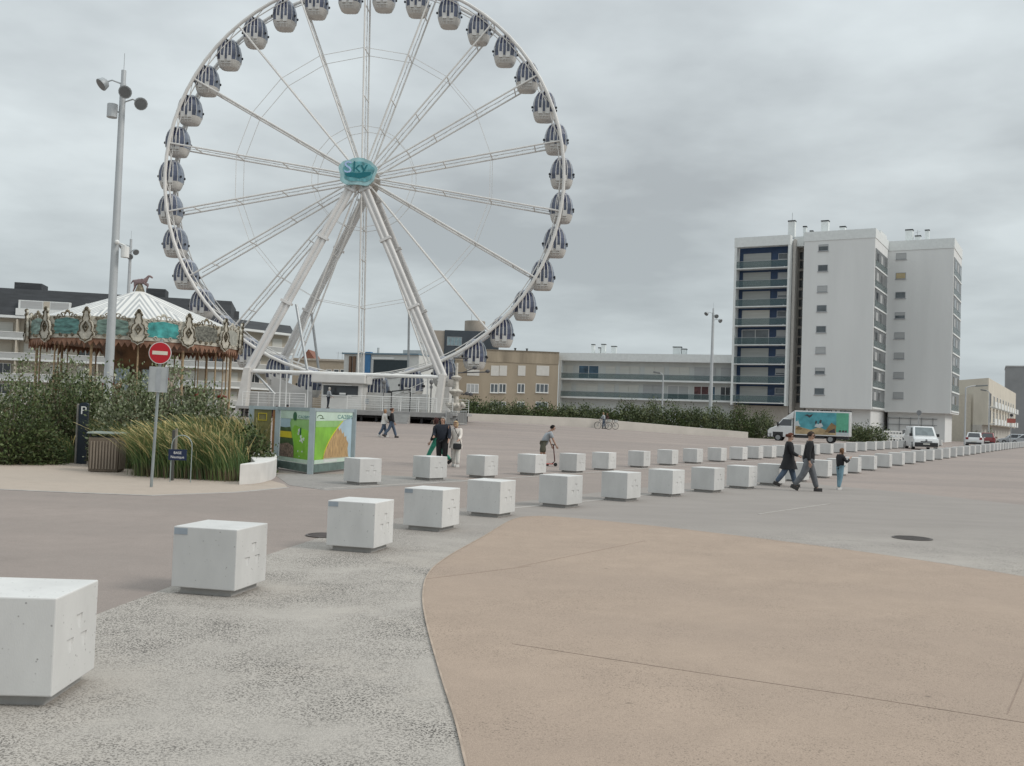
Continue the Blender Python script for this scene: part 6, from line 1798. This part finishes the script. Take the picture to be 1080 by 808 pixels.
p = ground(1028, 470.5); p = Vector((p.x * (1 + 1.6 / p.y), p.y, 0)); hatch('white hatchback seen from behind on the street by the cream building', (p.x, p.y + 1.6, gz(p.x, p.y)), R_(62), car_white, 4.0, 1.78, 1.55)
p = at(1042, 466, 126); hatch('dark red car parked ahead of the white hatchback', (p.x, p.y, gz(p.x, p.y)), R_(62), car_red, 4.0, 1.75, 1.58)
p = at(1069, 466, 150); hatch('silver car below the round street sign at the right', (p.x, p.y, gz(p.x, p.y)), R_(160), car_silver, 4.3, 1.78, 1.55)
p = at(1081, 466, 148); hatch('pale grey car cut by the right edge of the picture', (p.x, p.y, gz(p.x, p.y)), R_(155), car_silver, 4.3, 1.78, 1.5)
p = at(959, 463, 128); hatch('white off-road car half hidden by the white van', (p.x, p.y, gz(p.x, p.y) - .0), R_(185), car_white, 4.4, 1.8, 1.65)
# white delivery van
p = ground(971, 474.5); p = Vector((p.x * (1 + 2.2 / p.y), p.y, 0)); V_ = thing('delivery_van', 'white delivery van facing the camera beyond the bollard rows', 'van', (p.x, p.y + 2.2, gz(p.x, p.y)), R_(-102))
L, Wv = 4.7, 1.92
car_body(V_, [(-L / 2, .3), (-L / 2 + .05, .22), (L / 2 - .1, .22), (L / 2, .35), (L / 2 - .0, .66), (L / 2 - .14, .92), (L / 2 - .75, 1.12), (-L / 2, 1.15)], None, Wv, car_white)
cabin(V_, -L / 2, L / 2 - .62, 1.08, -L / 2 + .05, L / 2 - 1.42, 1.93, Wv / 2 - .03, Wv / 2 - .16, car_white, splits=1, van=True, pane=mat('windscreen_glass', (.11, .135, .14), .1, var=.3, spec=.8))
wheels(V_, (-L / 2 + .85, L / 2 - .85), Wv, .33)
for s_ in (-1, 1):
    m2 = MB(); m2.hexa([(L / 2 - .30, s_ * .52, .80), (L / 2 - .06, s_ * .52, .72), (L / 2 - .14, s_ * .93, .78), (L / 2 - .5, s_ * .94, .9), (L / 2 - .40, s_ * .55, .93), (L / 2 - .12, s_ * .55, .88), (L / 2 - .22, s_ * .92, .98), (L / 2 - .6, s_ * .935, 1.05)]); m2.build('headlight', lamp_clear, V_, bevel=.02)
    fbox(V_, 'mirror', black, L / 2 - 1.0, L / 2 - .86, s_ * (Wv / 2 - .02), s_ * (Wv / 2 + .2), 1.1, 1.34)
    fbox(V_, 'fog_lamp', black, L / 2 - .02, L / 2 + .03, s_ * .62, s_ * .8, .36, .46)
    fbox(V_, 'door_line', mat('door_gap', (.10, .10, .10), .7), L / 2 - 1.9, L / 2 - 1.885, s_ * (Wv / 2 - .01), s_ * (Wv / 2 + .004), .35, 1.7, bevel=0)
fbox(V_, 'bumper', bump_m, L / 2 - .16, L / 2 + .04, -Wv / 2 + .06, Wv / 2 - .06, .28, .62, bevel=.05)
fbox(V_, 'grille', mat('grille_black', (.02, .02, .022), .5), L / 2 - .14, L / 2 + .012, -.45, .45, .64, .72)
fbox(V_, 'number_plate', plate_m, L / 2 + .041, L / 2 + .055, -.26, .26, .44, .55, bevel=0)
m2 = MB(); m2.ell((L / 2 - .02, 0, .82), (.04, .09, .09), 10, 6); m2.build('badge', rim_m, V_)
m2 = MB(); m2.tube((L / 2 - .68, -.7, 1.16), (L / 2 - .85, .0, 1.3), .012, n=5).tube((L / 2 - .68, .1, 1.16), (L / 2 - .85, .75, 1.3), .012, n=5); m2.build('wiper', black, V_)
# box truck with beach picture
pA, pB = at(811, 463, 97.5), at(897, 466, 94.5)
mid = (pA + pB) / 2; yaw = math.atan2(pA.y - pB.y, pA.x - pB.x); Lt = (pA.xy - pB.xy).length
K_ = thing('box_truck', 'white box truck with a turquoise beach picture on its side', 'truck', (mid.x, mid.y, gz(mid.x, mid.y)), yaw)
hx = Lt / 2; W2 = 2.15
zt_ = at(868, 434, 95.5).z - gz(mid.x, mid.y)
low = [(hx - 2.35, .45), (hx - .1, .38), (hx, .5), (hx - .02, .98), (hx - .18, 1.22), (hx - .75, 1.45), (hx - 2.35, 1.5)]
car_body(K_, low, None, 2.0, car_white)
cabin(K_, hx - 2.35, hx - .72, 1.42, hx - 2.3, hx - 1.45, 2.28, .97, .84, car_white, splits=1, pane=dark_glass)
m2 = MB(); m2.loft([[(hx - 1.5, -.8, 2.22), (hx - 1.5, .8, 2.22), (hx - 1.55, .75, 2.3), (hx - 1.55, -.75, 2.3)], [(hx - 2.4, -.95, 2.22), (hx - 2.4, .95, 2.22), (hx - 2.45, .95, zt_ - .05), (hx - 2.45, -.95, zt_ - .05)]]); m2.build('wind_deflector', car_white, K_, bevel=.05, smooth=50)
fbox(K_, 'bumper', bump_m, hx - .45, hx + .04, -1.0, 1.0, .34, .82, bevel=.05)
for s_ in (-1, 1):
    fbox(K_, 'wheel_arch', bump_m, hx - 1.5, hx - .45, s_ * 1.005, s_ * .9, .4, .95, bevel=.1)
    fbox(K_, 'headlight', lamp_clear, hx - .25, hx - .0, s_ * .62, s_ * .95, .86, 1.08)
    fbox(K_, 'mirror', black, hx - 1.05, hx - .9, s_ * 1.02, s_ * 1.24, 1.45, 1.85)
wheels(K_, (hx - 1.0,), 2.04, .37); wheels(K_, (-hx + 1.75,), 2.1, .37)
fbox(K_, 'chassis', bump_m, -hx + .15, hx - 2.4, -.45, .45, .42, .66, bevel=0)
fbox(K_, 'side_guard', bump_m, -hx + .1, -hx + 1.2, .98, 1.03, .4, .62, bevel=0); fbox(K_, 'side_guard', bump_m, -hx + 2.3, hx - 2.6, .98, 1.03, .4, .62, bevel=0)
bx = fbox(K_, 'box', car_white, -hx, hx - 2.5, -W2 / 2, W2 / 2, .68, zt_, bevel=.03)
# the picture on both long sides
tq = mat('mural_turquoise', (.085, .32, .37), .45, var=.4, scale=.9); sandm = mat('mural_sand', (.40, .30, .17), .5, var=.25, scale=2); grn = mat('mural_green', (.11, .38, .25), .45, var=.15); lav = mat('mural_white', (.50, .55, .56), .5, var=.15); dkb = mat('mural_dark', (.05, .045, .05), .5, var=.4); brn = mat('mural_brown', (.24, .16, .075), .5, var=.3)
for s_ in (1, -1):
    xa, xb = -hx + .12, hx - 2.62; za, zb_2 = .78, zt_ - .12
    def mpt(u, v, d): 
        x = xb - (xb - xa) * u if s_ > 0 else xa + (xb - xa) * u
        return Vector((x, s_ * (W2 / 2 + d), za + (zb_2 - za) * v))
    def art(name, poly, m, lay, par=None):
        q = MB(); q.prism(poly, lambda u, v: mpt(u, v, .001 + .004 * lay), lambda u, v: mpt(u, v, .003 + .004 * lay)); return q.build(name, m, par or K_)
    pic = art('picture', [(0, 0), (1, 0), (1, 1), (0, 1)], tq, 0)
    art('sand', [(0, 0), (.78, 0), (.78, .22), (.6, .2), (.45, .34), (.3, .2), (.12, .3), (0, .38)], sandm, 1, pic)
    art('green_area', [(.77, .14), (1, .14), (1, 1), (.77, 1)], grn, 2, pic); art('pale_foot', [(.77, 0), (1, 0), (1, .13), (.77, .13)], lav, 2, pic)
    art('dune_house', [(.56, .12), (.76, .12), (.77, .42), (.68, .56), (.6, .3)], brn, 2, pic); art('dark_gap', [(.62, .1), (.76, .1), (.74, .3), (.66, .2)], dkb, 3, pic)  # the second is a dark printed shape over the house
    art('gull', [(.17, .85), (.22, .9), (.26, .86), (.33, .92), (.3, .8), (.26, .74), (.22, .82)], dkb, 2, pic)
    art('sea_spray', [(.36, .36), (.4, .5), (.44, .46), (.48, .56), (.53, .38), (.46, .3)], lav, 2, pic)
    art('bird', [(.365, .5), (.4, .48), (.41, .6), (.385, .64)], dkb, 3, pic); art('bird', [(.45, .52), (.48, .5), (.5, .64), (.47, .68), (.455, .6)], dkb, 3, pic)
    art('wave', [(.0, .55), (.05, .6), (.04, .72), (.07, .45), (.1, .36), (0, .36)], lav, 2, pic)
    art('seal', [(.0, .2), (.06, .36), (.14, .24), (.1, .18)], brn, 3, pic)
    for u in (.84, .9, .95): art('mark', [(u - .02, .14), (u + .02, .14), (u + .02, .24), (u - .02, .22)], dkb, 4, pic)
# distant road signs
def round_sign(label, px, py, Y, r, face, pole_base=None, rect=False):
    b = at(px, 460, Y); z = gz(b.x, b.y); c = at(px, py, Y).z - z
    o = thing('road_sign', label, 'road sign', (b.x, b.y, z))
    mb = MB(); mb.tube((0, 0, -.1), (0, 0, c + r * .9), .05); mb.build('pole', dull_steel, o)
    mb = MB(); mb.path([(0, -.06, c), (0, -.085, c)], r, 20); mb.build('plate', face, o)
    return o, c
o, c = round_sign('round street sign over a red band at the right edge', 1066, 438, 128, .33, mat('dull_sign_white', (.5, .48, .45), .5))
mb = MB(); mb.path([(0, -.088, c), (0, -.1, c)], .2, 16); mb.build('dark_centre', black, o)
mb = MB(); mb.box(-.55, .55, -.085, -.06, c - 1.0, c - .42); mb.build('red_band', mat('faded_red', (.30, .09, .07), .6), o)
round_sign('grey back of a round road sign beside the tower entrance', 968.5, 435.3, 118, .3, mat('grey_sign_back', (.17, .18, .19), .5))
# white fence beside the tower
Fw = thing('white_fence', 'low white slatted fence before the tower between bush and van', 'fence', (0, 0, 0))
a, b = at(932, 463, 126), at(951, 464, 126)
mb = MB(); z = gz(a.x, a.y)
for k in range(7): p = a.lerp(b, k / 6); mb.box(p.x - .05, p.x + .05, p.y - .05, p.y + .05, z - .1, z + 1.35)
mb.build('post', white_paint, Fw)
mb = MB()
for h_ in (.35, .8, 1.2): mb.box(a.x, b.x, a.y - .04, a.y - .055, z + h_, z + h_ + .18)
mb.build('rail', white_paint, Fw)
